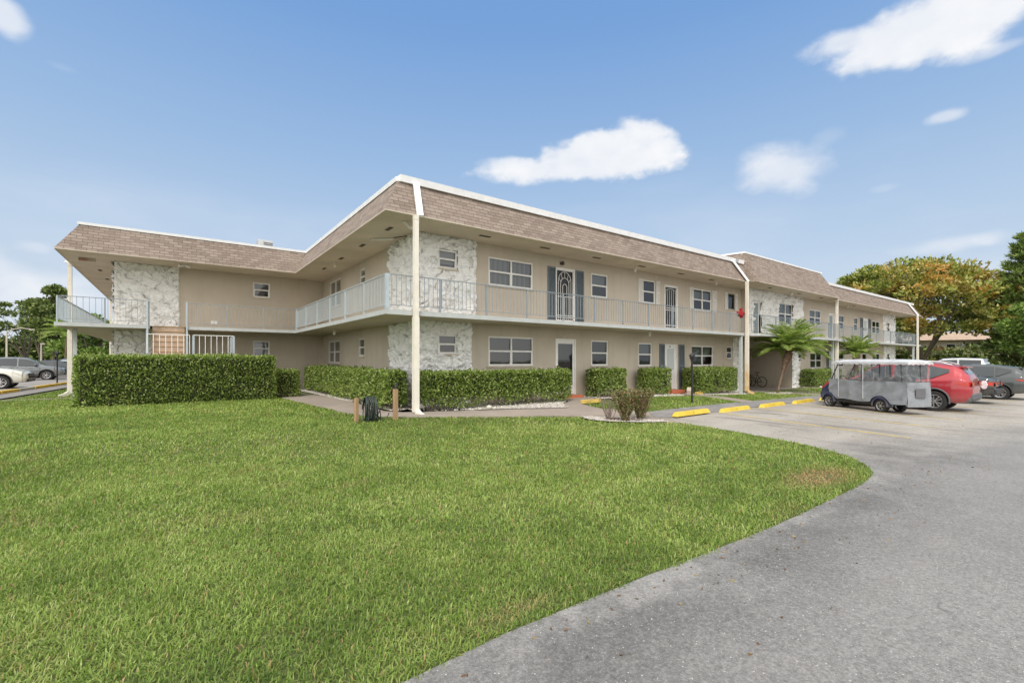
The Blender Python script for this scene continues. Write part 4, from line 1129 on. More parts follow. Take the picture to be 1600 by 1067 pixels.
    fdry = t.rng(t.math('ADD', sp.outputs[1], t.math('MULTIPLY', t.math('SUBTRACT', g.outputs['Random Per Island'], .5), .7)), .15, .5)
    fdry = t.math('MAXIMUM', fdry, t.math('MULTIPLY', t.math('GREATER_THAN', t.math('FRACT', t.math('MULTIPLY', g.outputs['Random Per Island'], 37.3)), .955), .9))
    col = t.mix(fdry, col, dryc)
    t.base(col); t.rough(.5); t.p.inputs['Specular IOR Level'].default_value = .3
    tr = t.add('ShaderNodeBsdfTranslucent'); t.lk(t.mix(1., col, (1, 1.2, .5), 'MULTIPLY'), tr.inputs['Color'])
    mx = t.add('ShaderNodeMixShader'); mx.inputs[0].default_value = .33
    t.lk(t.p.outputs[0], mx.inputs[1]); t.lk(tr.outputs[0], mx.inputs[2]); t.lk(mx.outputs[0], t.out.inputs['Surface'])
    o = np_mesh('grass', V.reshape(-1, 3), 5, total, t.mat, faces=[(0,1,2,3), (3,2,4)])
    at = o.data.attributes.new('tone', 'FLOAT_VECTOR', 'POINT')
    tv = np.repeat(np.column_stack([T, np.zeros(len(T))]), 5, axis=0).astype(np.float32)
    at.data.foreach_set('vector', tv.ravel())
    tag(o, 'broad-bladed green lawn grass with a few dry patches', 'grass', kind='stuff')
    print('blades', total)
grass()

# ------------------------------------------------------------------ bare shrubs in the gravel ring
M['shrubleaf'] = m_leaf('shrub_leaf', [(0, (.07,.11,.03)), (.35, (.16,.21,.06)), (.55, (.28,.17,.09)), (.75, (.36,.20,.13)), (1, (.30,.38,.12))], trans=.2)
M['shrubtwig'] = simple('shrub_twig', (.20, .15, .13), .9, .25, 20)
def shrub(x, y, h, r0, nst, nl, label, seed):
    z = gzf(x, y) + .03; r = thing('shrub', (x, y, z), label, 'shrub', 'shrubs in the gravel ring'); rnd = random.Random(seed)
    mb = MB(); P = []; D = []
    for i in range(nst):
        a = rnd.uniform(0, 2*PI); sp = rnd.uniform(.25, 1)*r0; p = Vector((rnd.uniform(-.05,.05), rnd.uniform(-.05,.05), 0)); pts = [p.copy()]
        for s in range(1, 6):
            f = s/5; q = Vector((math.cos(a)*sp*f**.8, math.sin(a)*sp*f**.8, h*f*rnd.uniform(.86, 1.0))) + p; pts.append(q)
            for _ in range(nl):
                P.append(pts[-2].lerp(q, rnd.random())); D.append((rnd.gauss(0,1), rnd.gauss(0,1), rnd.gauss(.3,.8)))
            if s > 1:
                e = q + Vector((rnd.uniform(-.12,.12), rnd.uniform(-.12,.12), rnd.uniform(.02,.16))); mb.tube([q, e], [.004, .002], 4)
                for _ in range(nl//2): P.append(q.lerp(e, rnd.random())); D.append((rnd.gauss(0,1), rnd.gauss(0,1), rnd.gauss(.3,.8)))
        mb.tube(pts, [.010,.009,.008,.006,.005,.003], 5)
    tag(mb.build('branches', M['shrubtwig'], r), kind='stuff')
    if P: leaves('foliage', np.array([tuple(p) for p in P]), np.array(D), .050, .030, M['shrubleaf'], r)
shrub(9.86, 8.80, .80, .34, 15, 1, 'sparse bare-stemmed shrub, leftmost of the three in the gravel ring', 1)
shrub(10.08, 8.40, .80, .36, 30, 26, 'densest leafy shrub in the middle of the gravel ring', 2)
shrub(10.85, 8.48, .82, .36, 26, 24, 'reddish-tipped shrub, rightmost of the three in the gravel ring', 3)

# ------------------------------------------------------------------ palms
M['frond'] = m_leaf('palm_leaflet', [(0, (.10,.17,.035)), (.5, (.28,.38,.09)), (.85, (.44,.52,.17)), (1, (.6,.58,.26))], trans=.4)
M['trunk'] = simple('palm_trunk', (.17, .12, .085), .95, .35, 9, bump=.8)
M['boot'] = simple('palm_leaf_bases', (.20, .10, .055), .95, .4, 14, bump=.8)
def palm(base, head, R, label, seed, nf=58, drop=.55):
    r = thing('palm_tree', base, label, 'palm tree', 'small palms by the building'); rnd = random.Random(seed)
    b = Vector((0,0,0)); h = Vector(head) - Vector(base)
    pts = [b.lerp(h, i/8) + Vector((.10*math.sin(i/8*PI)*(-1), 0, -.05 if i == 0 else .0)) for i in range(9)]
    mb = MB(); mb.tube(pts, [.075,.055,.052,.055,.065,.09,.14,.18,.15], 14)
    mb.build('trunk', M['trunk'], r, smooth=True)
    bt = MB()
    for i in range(90):
        f = rnd.uniform(.52, 1.); c = b.lerp(h, f); a = rnd.uniform(0, 2*PI); rr = .07 + .11*min(1, (f-.45)*2.4)
        o = Vector((math.cos(a)*rr, math.sin(a)*rr, 0)); bt.bar(c + o*.75, c + o*1.35 + Vector((0,0,.12)), .055, .02)
    bt.build('leaf_bases', M['boot'], r)
    LP = []; LD = []; LL = []; fr = MB()
    for k in range(nf):
        az = k*2.399 + rnd.uniform(-.2,.2); el = math.radians(84 - 78*(k/nf)**.95 + rnd.uniform(-7,7)); L = R*rnd.uniform(.92, 1.12)*(1. if el > -.1 else .85)
        p = h + Vector((0,0,.05)); e = el; prev = p; P = [p]; n = 16
        for i in range(n):
            e -= (.03 + .075*(i/n)) * (1.1 if el > .9 else .9)
            d = Vector((math.cos(az)*math.cos(e), math.sin(az)*math.cos(e), math.sin(e))); p = p + d*(L/n)*1.12; P.append(p)
        fr.tube(P, [.014*(1-i/(n+2))+.002 for i in range(n+1)], 4)
        for i in range(2, n+1):
            for j in range(5):
                q = P[i-1].lerp(P[i], j/5); d = (P[i]-P[i-1]).normalized(); s = d.cross(Vector((0,0,1)))
                if s.length < .05: s = Vector((math.sin(az), -math.cos(az), 0))
                s.normalize(); f = i/n; ll = R*.29*math.sin(PI*min(1, .18+f*.80))**.6
                for sg in (-1, 1):
                    LP.append(q); LD.append(s*sg*.9 + d*(.45+.5*f) + Vector((0,0,.30 - .5*rnd.random()))); LL.append(ll*rnd.uniform(.8,1.1))
    fr.build('rachis', M['frond'], r)
    leaves('frond', np.array([tuple(p) for p in LP]), np.array([tuple(p) for p in LD]), np.array(LL), .036, M['frond'], r, fold=.1)
palm((25.25, 11.05, -.27), (26.45, 11.0, 1.92), 1.72, 'leaning palm with brown leaf bases in front of the passage', 5)
palm((36.9, 11.2, -.3), (36.75, 11.1, 1.85), 1.35, 'small upright palm rising behind the golf cart roof', 6, 28)

# ------------------------------------------------------------------ broadleaf and conifer trees
M['bark'] = simple('grey_bark', (.16, .13, .10), .95, .3, 4, bump=.6, bscale=12)
def crown_tree(name, loc, label, cat, H, cx, cr, trunk_r, leafmat, nclump, nleaf, ls, seed, group=None, fork=.16, flat=.6, lean=(0,0), lw=.55, open_=.0, zlow=.3):
    """trunk > limbs > clumps of leaves in an uneven ellipsoid crown"""
    r = thing(name, loc, label, cat, group); rnd = random.Random(seed); g = np.random.default_rng(seed)
    mb = MB(); fh = H*fork
    top = Vector((lean[0]*.3, lean[1]*.3, fh)); mb.tube([(0,0,-.3), top*.5, top], [trunk_r*1.35, trunk_r, trunk_r*.9], 10)
    C = []
    for i in range(nclump):
        a = i*2.399 + rnd.uniform(-.3,.3); v = rnd.uniform(-.85, 1.); rad = math.sqrt(max(0, 1-v*v))*rnd.uniform(.55, 1.03)
        zc = H*(zlow+1)/2 + v*H*(1-zlow)/2*rnd.uniform(.85,1.02)
        p = Vector((lean[0] + cx[0]*rad*math.cos(a), lean[1] + cx[1]*rad*math.sin(a), zc)); C.append(p)
    nl = 9; limbs = []
    for k in range(nl):
        a = 2*PI*k/nl + rnd.uniform(-.3,.3); e = Vector((lean[0]+cx[0]*.5*math.cos(a), lean[1]+cx[1]*.5*math.sin(a), H*rnd.uniform(.42,.72)))
        m1 = top.lerp(e, .4) + Vector((rnd.uniform(-1,1), rnd.uniform(-1,1), rnd.uniform(-.5,.3)))*H*.03
        mb.tube([top*.92, m1, e], [trunk_r*.55, trunk_r*.38, trunk_r*.2], 7); limbs.append((m1, e))
    for p in C:
        m1, e = min(limbs, key=lambda q: (q[1]-p).length)
        mb.tube([m1.lerp(e, rnd.uniform(.4,1)), (e.lerp(p,.5)) + Vector((0,0,-.02*H)), p], [trunk_r*.14, trunk_r*.09, trunk_r*.04], 5)
    mb.build('trunk', M['bark'], r)
    P = []; D = []
    for p in C:
        s = cr*rnd.uniform(.6, 1.25); n = int(nleaf*rnd.uniform(.6,1.3))
        q = g.normal(size=(n, 3)); q = unit(q)*(g.uniform(.25, 1, (n,1))**.5)*s*np.array([1,1,flat]); 
        P.append(q + np.array(p)); D.append(unit(q + np.array([0,0,.35*s])) + g.normal(size=(n,3))*.6)
    leaves('crown', np.concatenate(P), np.concatenate(D), ls, ls*lw, leafmat, r)
    return r
M['ficus'] = m_leaf('almond_leaf', [(0, (.08,.11,.02)), (.3, (.18,.23,.045)), (.6, (.34,.38,.09)), (.85, (.50,.49,.16)), (1, (.74,.66,.34))], patch=((.62,.27,.07), .47, .66, .85), trans=.3, pscale=.16)
M['darkleaf'] = m_leaf('dark_leaf', [(0, (.05,.08,.025)), (.5, (.14,.19,.055)), (.85, (.25,.31,.10)), (1, (.40,.44,.18))], trans=.2, pscale=.2)
M['midleaf'] = m_leaf('mid_leaf', [(0, (.07,.12,.025)), (.5, (.18,.28,.06)), (.85, (.30,.40,.10)), (1, (.42,.50,.17))], trans=.25)
M['conifer'] = m_leaf('conifer_needle', [(0, (.05,.09,.02)), (.5, (.17,.25,.055)), (1, (.34,.42,.13))], trans=.15)
crown_tree('almond_tree', (93., 19.3, -.3), 'very wide spreading tree with orange and green leaves beyond the far end of the building', 'tree', 16.8, (14.5, 11.5), 2.1, .55, M['ficus'], 170, 230, .55, 21, flat=.42, fork=.10, zlow=.27, lean=(1., 1.))
def conifer(loc, H, R, label, seed):
    r = thing('conifer_tree', loc, label, 'tree'); rnd = random.Random(seed); mb = MB(); mb.tube([(0,0,-.3),(0,0,H)], [.35,.05], 10)
    P = []; D = []
    z = H*.10
    while z < H*.985:
        f = 1 - z/H; n = 7
        for k in range(n):
            a = rnd.uniform(0, 2*PI); L = R*(f**.55)*rnd.uniform(.75,1.1)+.25; e = Vector((math.cos(a)*L, math.sin(a)*L, L*.30)); b = Vector((0,0,z)); mb.tube([b, b+e], [.05*f+.015, .01], 4)
            for i in range(int(60*L/R)+14):
                t_ = rnd.random()**.7; P.append(tuple(b + e*t_)); D.append((math.cos(a)*.5+rnd.gauss(0,.6), math.sin(a)*.5+rnd.gauss(0,.6), .45+rnd.random()*.6))
        z += H*.019
    mb.build('trunk', M['bark'], r)
    leaves('crown', np.array(P), np.array(D), .85, .16, M['conifer'], r)
conifer((92.3, 8.6, -.3), 18.6, 3.9, 'tall dark conifer cut by the right edge of the photo', 31)
crown_tree('leafy_tree', (82, 6.2, -.3), 'dense dark green rounded tree under the conifer at the right edge', 'tree', 8.6, (3.6, 3.6), 1.1, .22, M['midleaf'], 60, 260, .42, 33, zlow=.25)
crown_tree('leafy_tree', (103, 9.2, -.3), 'dark tree between the far cream building and the conifer', 'tree', 8.5, (5, 4.), 1.4, .25, M['darkleaf'], 60, 220, .5, 34, zlow=.05)
# left side: woods behind the car park
crown_tree('spreading_tree', (-16.2, 92, 0), 'open-crowned dark tree leaning left behind the grey parked SUV', 'tree', 9.6, (3.2, 2.6), .75, .18, M['darkleaf'], 26, 80, .40, 41, group=None, zlow=.45, flat=.4, lean=(-1.2,0))
crown_tree('pine_tree', (-12.6, 84, 0), 'tall bushy evergreen behind the left downspout', 'tree', 11.0, (1.7, 1.7), .7, .2, M['darkleaf'], 60, 110, .42, 42, zlow=.25, flat=.6)
crown_tree('pine_tree', (-14.4, 88, 0), 'evergreen with bare lower trunk left of the tallest one', 'tree', 9.4, (1.8, 1.8), .8, .2, M['darkleaf'], 34, 100, .45, 43, zlow=.45, flat=.7)
crown_tree('leafy_tree', (-24, 86, 0), 'yellow-green low tree by the tall street lamp at the left edge', 'tree', 7.6, (4.0, 3.), 1.2, .2, M['midleaf'], 40, 180, .5, 44, zlow=.12)
crown_tree('leafy_tree', (-29, 80, 0), 'rounded tree at the very left edge of the photo', 'tree', 7.4, (4., 3.), 1.2, .2, M['midleaf'], 40, 160, .5, 45, zlow=.1)
crown_tree('leafy_tree', (-8.4, 80, 0), 'low tree seen under the left end of the balcony', 'tree', 6.6, (3.6, 3.), 1.1, .2, M['midleaf'], 40, 170, .45, 46, zlow=.1)
def far_palm(x, y, h, label, seed):
    palm((x, y, 0), (x+.3, y, h), 2.3, label, seed, 26)
far_palm(-20.5, 78, 5.6, 'slender far palm rising left of the spreading dark tree', 51)
far_palm(-9.6, 70, 4.2, 'stout far palm seen below the left balcony', 52)
def woods(name, P0, P1, h, depth, n, label, mat, seed, ls=.75):
    g = np.random.default_rng(seed); P0 = np.array(P0, float); P1 = np.array(P1, float); d = P1-P0; L = np.linalg.norm(d); d /= L; nn = np.array([-d[1], d[0]])
    s = g.uniform(0, L, n); w = g.uniform(0, depth, n)
    hh = h*(.62 + .75*(fbm2(s/7., w/9., 1., seed)-.25))
    z = g.uniform(0, 1, n)**.8*hh
    xy = P0 + d*s[:,None] + nn*w[:,None]
    P = np.column_stack([xy, z]); D = g.normal(size=(n,3)) + np.array([0,0,.5])
    o = leaves(name, P, D, ls, ls*.55, mat); return tag(o, label, 'woodland', kind='stuff')
woods('woodland', (-60, 96), (8, 108), 5.2, 6, 30000, 'dark woodland closing the view behind the left car park', M['darkleaf'], 3)
woods('woodland', (104, 44), (150, -40), 5.5, 7, 22000, 'low woodland behind the far buildings on the right', M['darkleaf'], 4)
woods('woodland', (128, 6), (108, -14), 6.5, 6, 8000, 'scrub beyond the parked pickup', M['midleaf'], 5)
# ------------------------------------------------------------------ vehicles
def wheel(parent, x, y, r, w, side, style=5, rim='alloy'):
    T = lambda a, b, c: (x + a, y + side*c, r + b)
    mb = MB(); rr = r*.66
    mb.lathe([(rr,-w),(r*.93,-w),(r*.99,-w*.85),(r,-w*.5),(r*.99,-w*.08),(r*.95,0),(r*.80,.006),(rr,0)], 36, T)
    ty = mb.build('wheel', M['tyre'], parent, smooth=False)
    q = MB(); q.lathe([(rr,-w*.9),(rr*.98,-.004),(rr*.90,-.012),(rr*.86,-.05)], 36, T)
    q.lathe([(rr*.86,-.07),(0,-.07)], 30, T, 1)
    q.lathe([(rr*.20,-.02),(rr*.16,-.006),(0,-.004)], 20, T)
    n = style
    for k in range(n):
        for s in ((-.13,.13) if n == 5 else (0,)):
            a = 2*PI*k/n + s; b = 2*PI*k/n + s*1.9
            p0 = T(rr*.14*math.cos(a), rr*.14*math.sin(a), -.018); p1 = T(rr*.92*math.cos(b), rr*.92*math.sin(b), -.024)
            q.bar(p0, p1, rr*(.13 if n == 5 else .17), rr*.10)
    q.build('rim', [M[rim], M['plastic']], ty)
    return ty

ST = {  # x, bottom, belt, top, half width low, half width roof
 'suv': [(-2.29,.50,.80,.84,.66,.56),(-2.26,.40,.95,1.02,.76,.60),(-2.20,.34,1.04,1.20,.83,.62),(-2.05,.32,1.12,1.42,.88,.59),(-1.85,.30,1.12,1.56,.91,.60),(-1.2,.29,1.07,1.65,.92,.63),(-.3,.28,1.02,1.67,.92,.64),
         (.30,.28,1.00,1.61,.92,.63),(.70,.28,.99,1.40,.92,.64),(1.10,.28,.985,1.10,.92,.70),(1.25,.28,.97,1.04,.92,.74),(1.75,.29,.92,.97,.91,.76),(2.08,.32,.80,.88,.87,.72),(2.22,.36,.66,.74,.80,.64),(2.29,.44,.58,.62,.68,.52)],
 'sedan': [(-2.32,.50,.76,.80,.62,.52),(-2.28,.40,.88,.95,.76,.62),(-2.1,.34,.95,1.02,.85,.68),(-1.75,.31,.97,1.08,.89,.64),(-1.25,.29,.96,1.34,.90,.58),(-.7,.28,.94,1.44,.91,.58),(-.1,.28,.92,1.45,.91,.58),
         (.35,.28,.90,1.36,.91,.58),(.95,.28,.88,1.02,.91,.64),(1.2,.28,.86,.94,.90,.70),(1.75,.29,.80,.86,.88,.72),(2.1,.31,.70,.76,.84,.68),(2.25,.36,.58,.64,.74,.58),(2.32,.44,.52,.55,.62,.48)],
 'truck': [(-2.75,.55,.95,1.00,.86,.80),(-2.72,.50,1.08,1.12,.90,.84),(-1.2,.45,1.12,1.14,.93,.86),(-1.1,.45,1.14,1.50,.94,.72),(-1.0,.44,1.15,1.80,.94,.70),(0,.42,1.14,1.84,.94,.71),(.75,.42,1.12,1.80,.94,.70),
         (1.0,.42,1.12,1.62,.94,.72),(1.35,.42,1.12,1.26,.94,.78),(1.5,.42,1.10,1.18,.94,.82),(2.3,.44,1.05,1.12,.93,.84),(2.6,.50,.95,1.02,.90,.80),(2.72,.58,.80,.85,.82,.72)]}

def car(name, label, cat, loc, rz, kind, paint, scale=1., wb=1.33, wr=.345, dark='plastic', rails=False, group=None, spare=None):
    r = thing(name, loc, label, cat, group, rz); S = np.array(ST[kind], float)
    xs = np.unique(np.concatenate([np.linspace(S[0,0], S[-1,0], 70), S[:,0]])); A = np.stack([np.interp(xs, S[:,0], S[:,c]) for c in range(1,6)], 1)
    ker = np.array([1,2,3,2,1])/9.; As = A.copy()
    for c in range(5):
        pad = np.pad(A[:,c], 2, mode='edge'); sm = np.convolve(pad, ker, 'valid'); As[3:-3,c] = sm[3:-3]
    ds = sorted(scale for _ in [0])
    def ring(a):
        zb, zl, zt, wl, wr_ = a; zm = zb + (zl-zb)*.55
        return [(0,zb),(wl*.7,zb),(wl*.93,zb+.02),(wl*.985,zb+.10),(wl*.995,zb+.2),(wl*1.0,zm),(wl*.99,zl-.06),(wl*.965,zl-.01),(wl*.94,zl+.01*(zt>zl+.1)),
                (wl*.94+(wr_-wl*.94)*.45, zl+(zt-.06-zl)*.5),(wr_+.035,zl+(zt-zl)*.86),(wr_-.02,zt-.035),(wr_*.85,zt-.008),(wr_*.5,zt),(0,zt+.004)]
    bm = bmesh.new(); R = []
    for x, a in zip(xs, As):
        h = ring(a); pts = [(x, y, z) for y, z in h] + [(x, -y, z) for y, z in h[-2:0:-1]]
        R.append([bm.verts.new(p) for p in pts])
    n = len(R[0])
    for i in range(len(R)-1):
        for k in range(n): bm.faces.new((R[i][k], R[i][(k+1)%n], R[i+1][(k+1)%n], R[i+1][k]))
    bm.faces.new(R[0]); bm.faces.new(R[-1][::-1]); bmesh.ops.recalc_face_normals(bm, faces=bm.faces)
    me = bpy.data.meshes.new('body'); bm.to_mesh(me); bm.free(); me.materials.append(paint)
    body = bpy.data.objects.new('body', me); COL.objects.link(body)
    ax = [wb, -wb]
    cm = MB()
    for x in ax:
        for s in (-1, 1): cm.lathe([(0,.42),(wr*1.17,.42),(wr*1.17,1.3),(0,1.3)], 32, lambda a,b,c,x=x,s=s: (x+a, s*c, wr+.02+b))
    cut = cm.build('cutter', M['plastic'])
    mod = body.modifiers.new('b', 'BOOLEAN'); mod.operation = 'DIFFERENCE'; mod.solver = 'EXACT'; mod.object = cut
    try: mod.material_mode = 'TRANSFER'
    except Exception: pass
    dg = bpy.context.evaluated_depsgraph_get(); dg.update()
    me2 = bpy.data.meshes.new_from_object(body.evaluated_get(dg)); bpy.data.objects.remove(body); bpy.data.objects.remove(cut)
    me2.name = 'body'
    body = bpy.data.objects.new('body', me2); COL.objects.link(body); body.parent = r
    if len(me2.materials) < 2: me2.materials.append(M['plastic'])
    me2.polygons.foreach_set('use_smooth', [True]*len(me2.polygons))
    me2.set_sharp_from_angle(angle=.7)
    f = lambda x, c: float(np.interp(x, xs, As[:, c]))
    # side glass
    def side_pt(x, v, s, off=.006):
        zb, zl, zt, wl, w2 = [f(x, c) for c in range(5)]
        y0, z0 = wl*.94, zl+.035; y1, z1 = w2+.03, zl+(zt-zl)*.84
        if v < .5: ym = y0+(w2-wl*.94)*.45
        y = y0 + (y1-y0)*v; z = z0 + (z1-z0)*v
        ymid = wl*.94+(w2-wl*.94)*.45; y = y + (ymid + .0 - (y0+y1)/2)*4*v*(1-v)*.6
        return (x, s*(y+off+.012), z)
    segs = {'suv': [(-1.70,-1.18),(-1.12,-.18),(-.10,.92)], 'sedan': [(-1.35,-1.0),(-.95,-.08),(-.0,.85)], 'truck': [(-.92,-.02),(.06,1.18)]}[kind]
    for si, (a, b) in enumerate(segs):
        for s in (-1, 1):
            mb = MB(); N = 10
            def vv(x, v):
                k = (x-a)/(b-a)
                if si == 0 and kind == 'suv': return .50*(1-k)**1.3*(1-v) + (1-.22*(1-k))*v
                return v
            for i in range(N):
                xa, xb = a+(b-a)*i/N, a+(b-a)*(i+1)/N
                for j in range(4): mb.face([side_pt(xa,vv(xa,j/4),s), side_pt(xb,vv(xb,j/4),s), side_pt(xb,vv(xb,(j+1)/4),s), side_pt(xa,vv(xa,(j+1)/4),s)])
            mb.build('side_window', M['carglass'], r, smooth=True, recalc=False)
    def top_patch(x0, x1, nm, frac=.84):
        mb = MB(); N = 8
        for i in range(N):
            xa, xb = x0+(x1-x0)*i/N, x0+(x1-x0)*(i+1)/N
            for j in range(6):
                va, vb = -1+2*j/6, -1+2*(j+1)/6
                P = []
                for x, v in ((xa,va),(xb,va),(xb,vb),(xa,vb)):
                    w = f(x,4)*frac; P.append((x, v*w, f(x,2)+.012-.012*v*v))
                mb.face(P)
        mb.build(nm, M['carglass'], r, smooth=True, recalc=False)
    ws = {'suv': (.42,1.12,-2.17,-1.93), 'sedan': (.42,1.0,-1.72,-1.1), 'truck': (.82,1.38,-1.14,-.98)}[kind]
    top_patch(ws[0], ws[1], 'windshield'); top_patch(ws[2], ws[3], 'rear_window')
    for x in ax:
        for s in (-1, 1): wheel(r, x, s*f(x,3)*.985, wr, .21, s, 5 if kind != 'truck' else 6)
    # arch trims
    if kind == 'suv':
        for x in ax:
            for s in (-1, 1):
                mb = MB(); y = s*(f(x,3)*1.0+.004); P = []
                for i in range(19):
                    a = PI*(-.06+1.12*i/18); P.append((x+wr*1.20*math.cos(a), y, wr+.02+wr*1.20*math.sin(a)))
                mb.tube(P, .028, 6); mb.build('wheel_arch_trim', M[dark], r)
    L0, L1_ = S[0,0], S[-1,0]
    if kind == 'suv':
        q = MB(); w = f(-2.0,4)*.92; q.box((-2.12,-w,1.47),(-1.84,w,1.525)); q.build('spoiler', paint, r, bevel=.02)
    # bumpers, lamps, mirrors, handles
    mb = MB()
    for i in range(12):
        pass
    def wrap(x0, x1, z0, z1, mat, nm, off=.012, ends='rear', yin=None):
        mb = MB(); N = 10
        for s in (-1, 1):
            for i in range(N):
                xa, xb = x0+(x1-x0)*i/N, x0+(x1-x0)*(i+1)/N
                mb.face([(xa, s*(f(xa,3)*.995+off), z0), (xb, s*(f(xb,3)*.995+off), z0), (xb, s*(f(xb,3)*.985+off), z1), (xa, s*(f(xa,3)*.985+off), z1)])
        return mb.build(nm, M[mat], r, smooth=False, recalc=False)
    wrap(-wb+wr*1.25, wb-wr*1.25, f(0,0)+.01, f(0,0)+.16, dark, 'rocker_trim')
    q = MB(); w = f(L0+.08,3); q.box((L0-.03,-w*.93,.42),(L0+.1,w*.93,.62)); q.box((L0+.02,-w,.36),(L0+.3,w,.5)); q.build('rear_bumper', M[dark], r, bevel=.04)
    q = MB(); w = f(L1_-.1,3); q.box((L1_-.14,-w*.9,.34),(L1_+.03,w*.9,.50)); q.build('front_bumper', M[dark], r, bevel=.04)
    q = MB(); q.box((L1_-.06,-.5,.60),(L1_+.012,.5,.78)) if kind != 'truck' else q.box((L1_-.06,-.6,.72),(L1_+.02,.6,.98)); q.build('grille', M['plastic'], r, bevel=.02)
    for s in (-1, 1):
        zl = f(L0+.1,1)
        q = MB(); y = f(L0+.06,3)
        N = 6; xa0 = L0+.0
        for i in range(N):
            xa, xb = xa0+.42*i/N, xa0+.42*(i+1)/N; hh = lambda x: .10*(1-(x-xa0)/.46)+.03
            q.face([(xa, s*(f(xa,3)*.99+.014), zl-.06-hh(xa)), (xb, s*(f(xb,3)*.99+.014), zl-.05-hh(xb)), (xb, s*(f(xb,3)*.97+.014), zl-.03+hh(xb)*.2), (xa, s*(f(xa,3)*.97+.014), zl-.04+hh(xa)*.2)])
        q.face([(xa0-.012, s*(y*.99), zl-.19), (xa0-.012, s*y*.5, zl-.16), (xa0+.0, s*y*.5, zl-.04), (xa0+.0, s*(y*.97), zl-.03)])
        q.build('tail_lamp', M['taillamp'], r, recalc=False)
        q = MB(); zf = f(L1_-.28,1)
        for i in range(6):
            xa, xb = L1_-.50+.42*i/6, L1_-.50+.42*(i+1)/6
            hh = lambda x: .03+.10*((x-L1_+.5)/.42)
            q.face([(xa, s*(f(xa,3)*.985+.012), f(xa,1)-.05-hh(xa)), (xb, s*(f(xb,3)*.985+.012), f(xb,1)-.05-hh(xb)), (xb, s*(f(xb,3)*.96+.012), f(xb,1)-.03), (xa, s*(f(xa,3)*.96+.012), f(xa,1)-.03)])
        q.build('headlight', M['headlamp'], r, recalc=False)
        mx_ = {'suv': .78, 'sedan': .72, 'truck': 1.1}[kind]
        q = MB(); y = f(mx_,3)*.95; z = f(mx_,1)+.07; q.box((mx_-.06, min(s*y,s*(y+.20)), z), (mx_+.07, max(s*y,s*(y+.20)), z+.15)); q.build('mirror', paint if kind != 'truck' else M['plastic'], r, bevel=.04)
        for hx in ((-.42,.55) if kind != 'truck' else (.1,)):
            q = MB(); y = f(hx,3)*.985; q.box((hx-.09, min(s*y,s*(y+.035)), f(hx,1)-.13), (hx+.09, max(s*y,s*(y+.035)), f(hx,1)-.10)); q.build('door_handle', paint, r, bevel=.008)
    # door shut lines
    q = MB()
    dl = {'suv': (-1.15,-.14,1.0), 'sedan': (-.98,-.04,.95), 'truck': (-.95,.02,1.25)}[kind]
    for x in dl:
        for s in (-1, 1):
            P = [(x, s*(f(x,3)*k+.004), f(x,0)+dz*(f(x,1)-f(x,0))) for k, dz in ((.998,.3),(1.0,.55),(.992,.88),(.965,.99))]; q.tube(P, .006, 4)
    q.build('door_seam', M['plastic'], r)
    if rails:
        for s in (-1, 1):
            q = MB(); P = [(x, s*(f(x,4)-.03), f(x,2)+(.045 if 0 < i < 8 else -.0)) for i, x in enumerate(np.linspace(-1.75,.35,9))]; q.tube(P, .018, 6); q.build('roof_rail', M['alloy'], r)
    if scale != 1.: r.scale = (scale,)*3
    if spare: spare(r, f)
    return r
t = NT('car_glass'); t.base((.035,.045,.05)); t.rough(.06); t.p.inputs['Coat Weight'].default_value = .5; M['carglass'] = t.mat
t = NT('tail_lamp_red'); t.base((.42,.03,.012)); t.rough(.15); M['taillamp'] = t.mat
t = NT('headlamp_clear'); t.base((.45,.46,.47)); t.rough(.08); t.p.inputs['Metallic'].default_value = .5; M['headlamp'] = t.mat
RED = m_car('red_car_paint', (.36, .018, .028)); BLK = m_car('black_car_paint', (.018,.020,.022)); GRN = m_car('dark_grey_paint', (.05,.062,.062)); SIL = m_car('silver_paint', (.52,.53,.53)); GRY = m_car('grey_paint', (.14,.155,.165)); WHT = m_car('pearl_white_paint', (.70,.69,.62), .0)
FWD = 90 * PI / 180
def at(px_near, py_near, ang, kind_w=.92):  # centre from a near-side rear wheel contact
    c, s = math.cos(ang), math.sin(ang); return px_near + 1.33*c + kind_w*s, py_near + 1.33*s - kind_w*c
x, y = at(20.82, 4.02, FWD, .87); car('parked_car', 'red SUV with grey bumper parked nose-in right behind the covered golf cart', 'car', (x, y, -.26), FWD, 'suv', RED, rails=True, dark='greytrim' if 'greytrim' in M else 'galvdark')if 0 else None
M['greytrim'] = simple('grey_plastic_trim', (.10,.105,.11), .6, .1)
car('parked_car', 'red SUV with grey bumper parked nose-in right behind the covered golf cart', 'car', (x, y, -.26), FWD, 'suv', RED, .95, rails=True, dark='greytrim').scale.z = 1.0
def rear_sticker(r, f):
    q = MB()
    for i in range(14):
        pass
    t = NT('patterned_cover'); v = t.vor(26); t.base(t.mix(t.math('GREATER_THAN', v.outputs['Distance'], .38), (.55,.08,.16), (.72,.70,.70))); t.rough(.6)
    T = lambda a, b, c: (-1.98 + a*.6 - .05, .93 + c, .78 + b)
    q.lathe([(0,.02),(.15,.018),(.17,0)], 20, T); q.build('patterned_badge', t.mat, r)
x, y = at(25.4, 4.22, FWD, .9); car('parked_car', 'black car with a pink-and-white round patch on its rear, between the red and grey SUVs', 'car', (x, y, -.27), FWD, 'sedan', BLK, spare=rear_sticker)
x, y = at(29.3, 3.50, FWD); car('parked_car', 'dark grey-green SUV at the right edge of the photo with red tail lamp', 'car', (x, y, -.28), FWD, 'suv', GRN, .93, rails=False)
x, y = at(37.2, 4.9, FWD); car('pickup_truck', 'silver pickup behind the dark SUVs at the right edge', 'truck', (x, y, -.28), FWD, 'truck', SIL, 1.02)
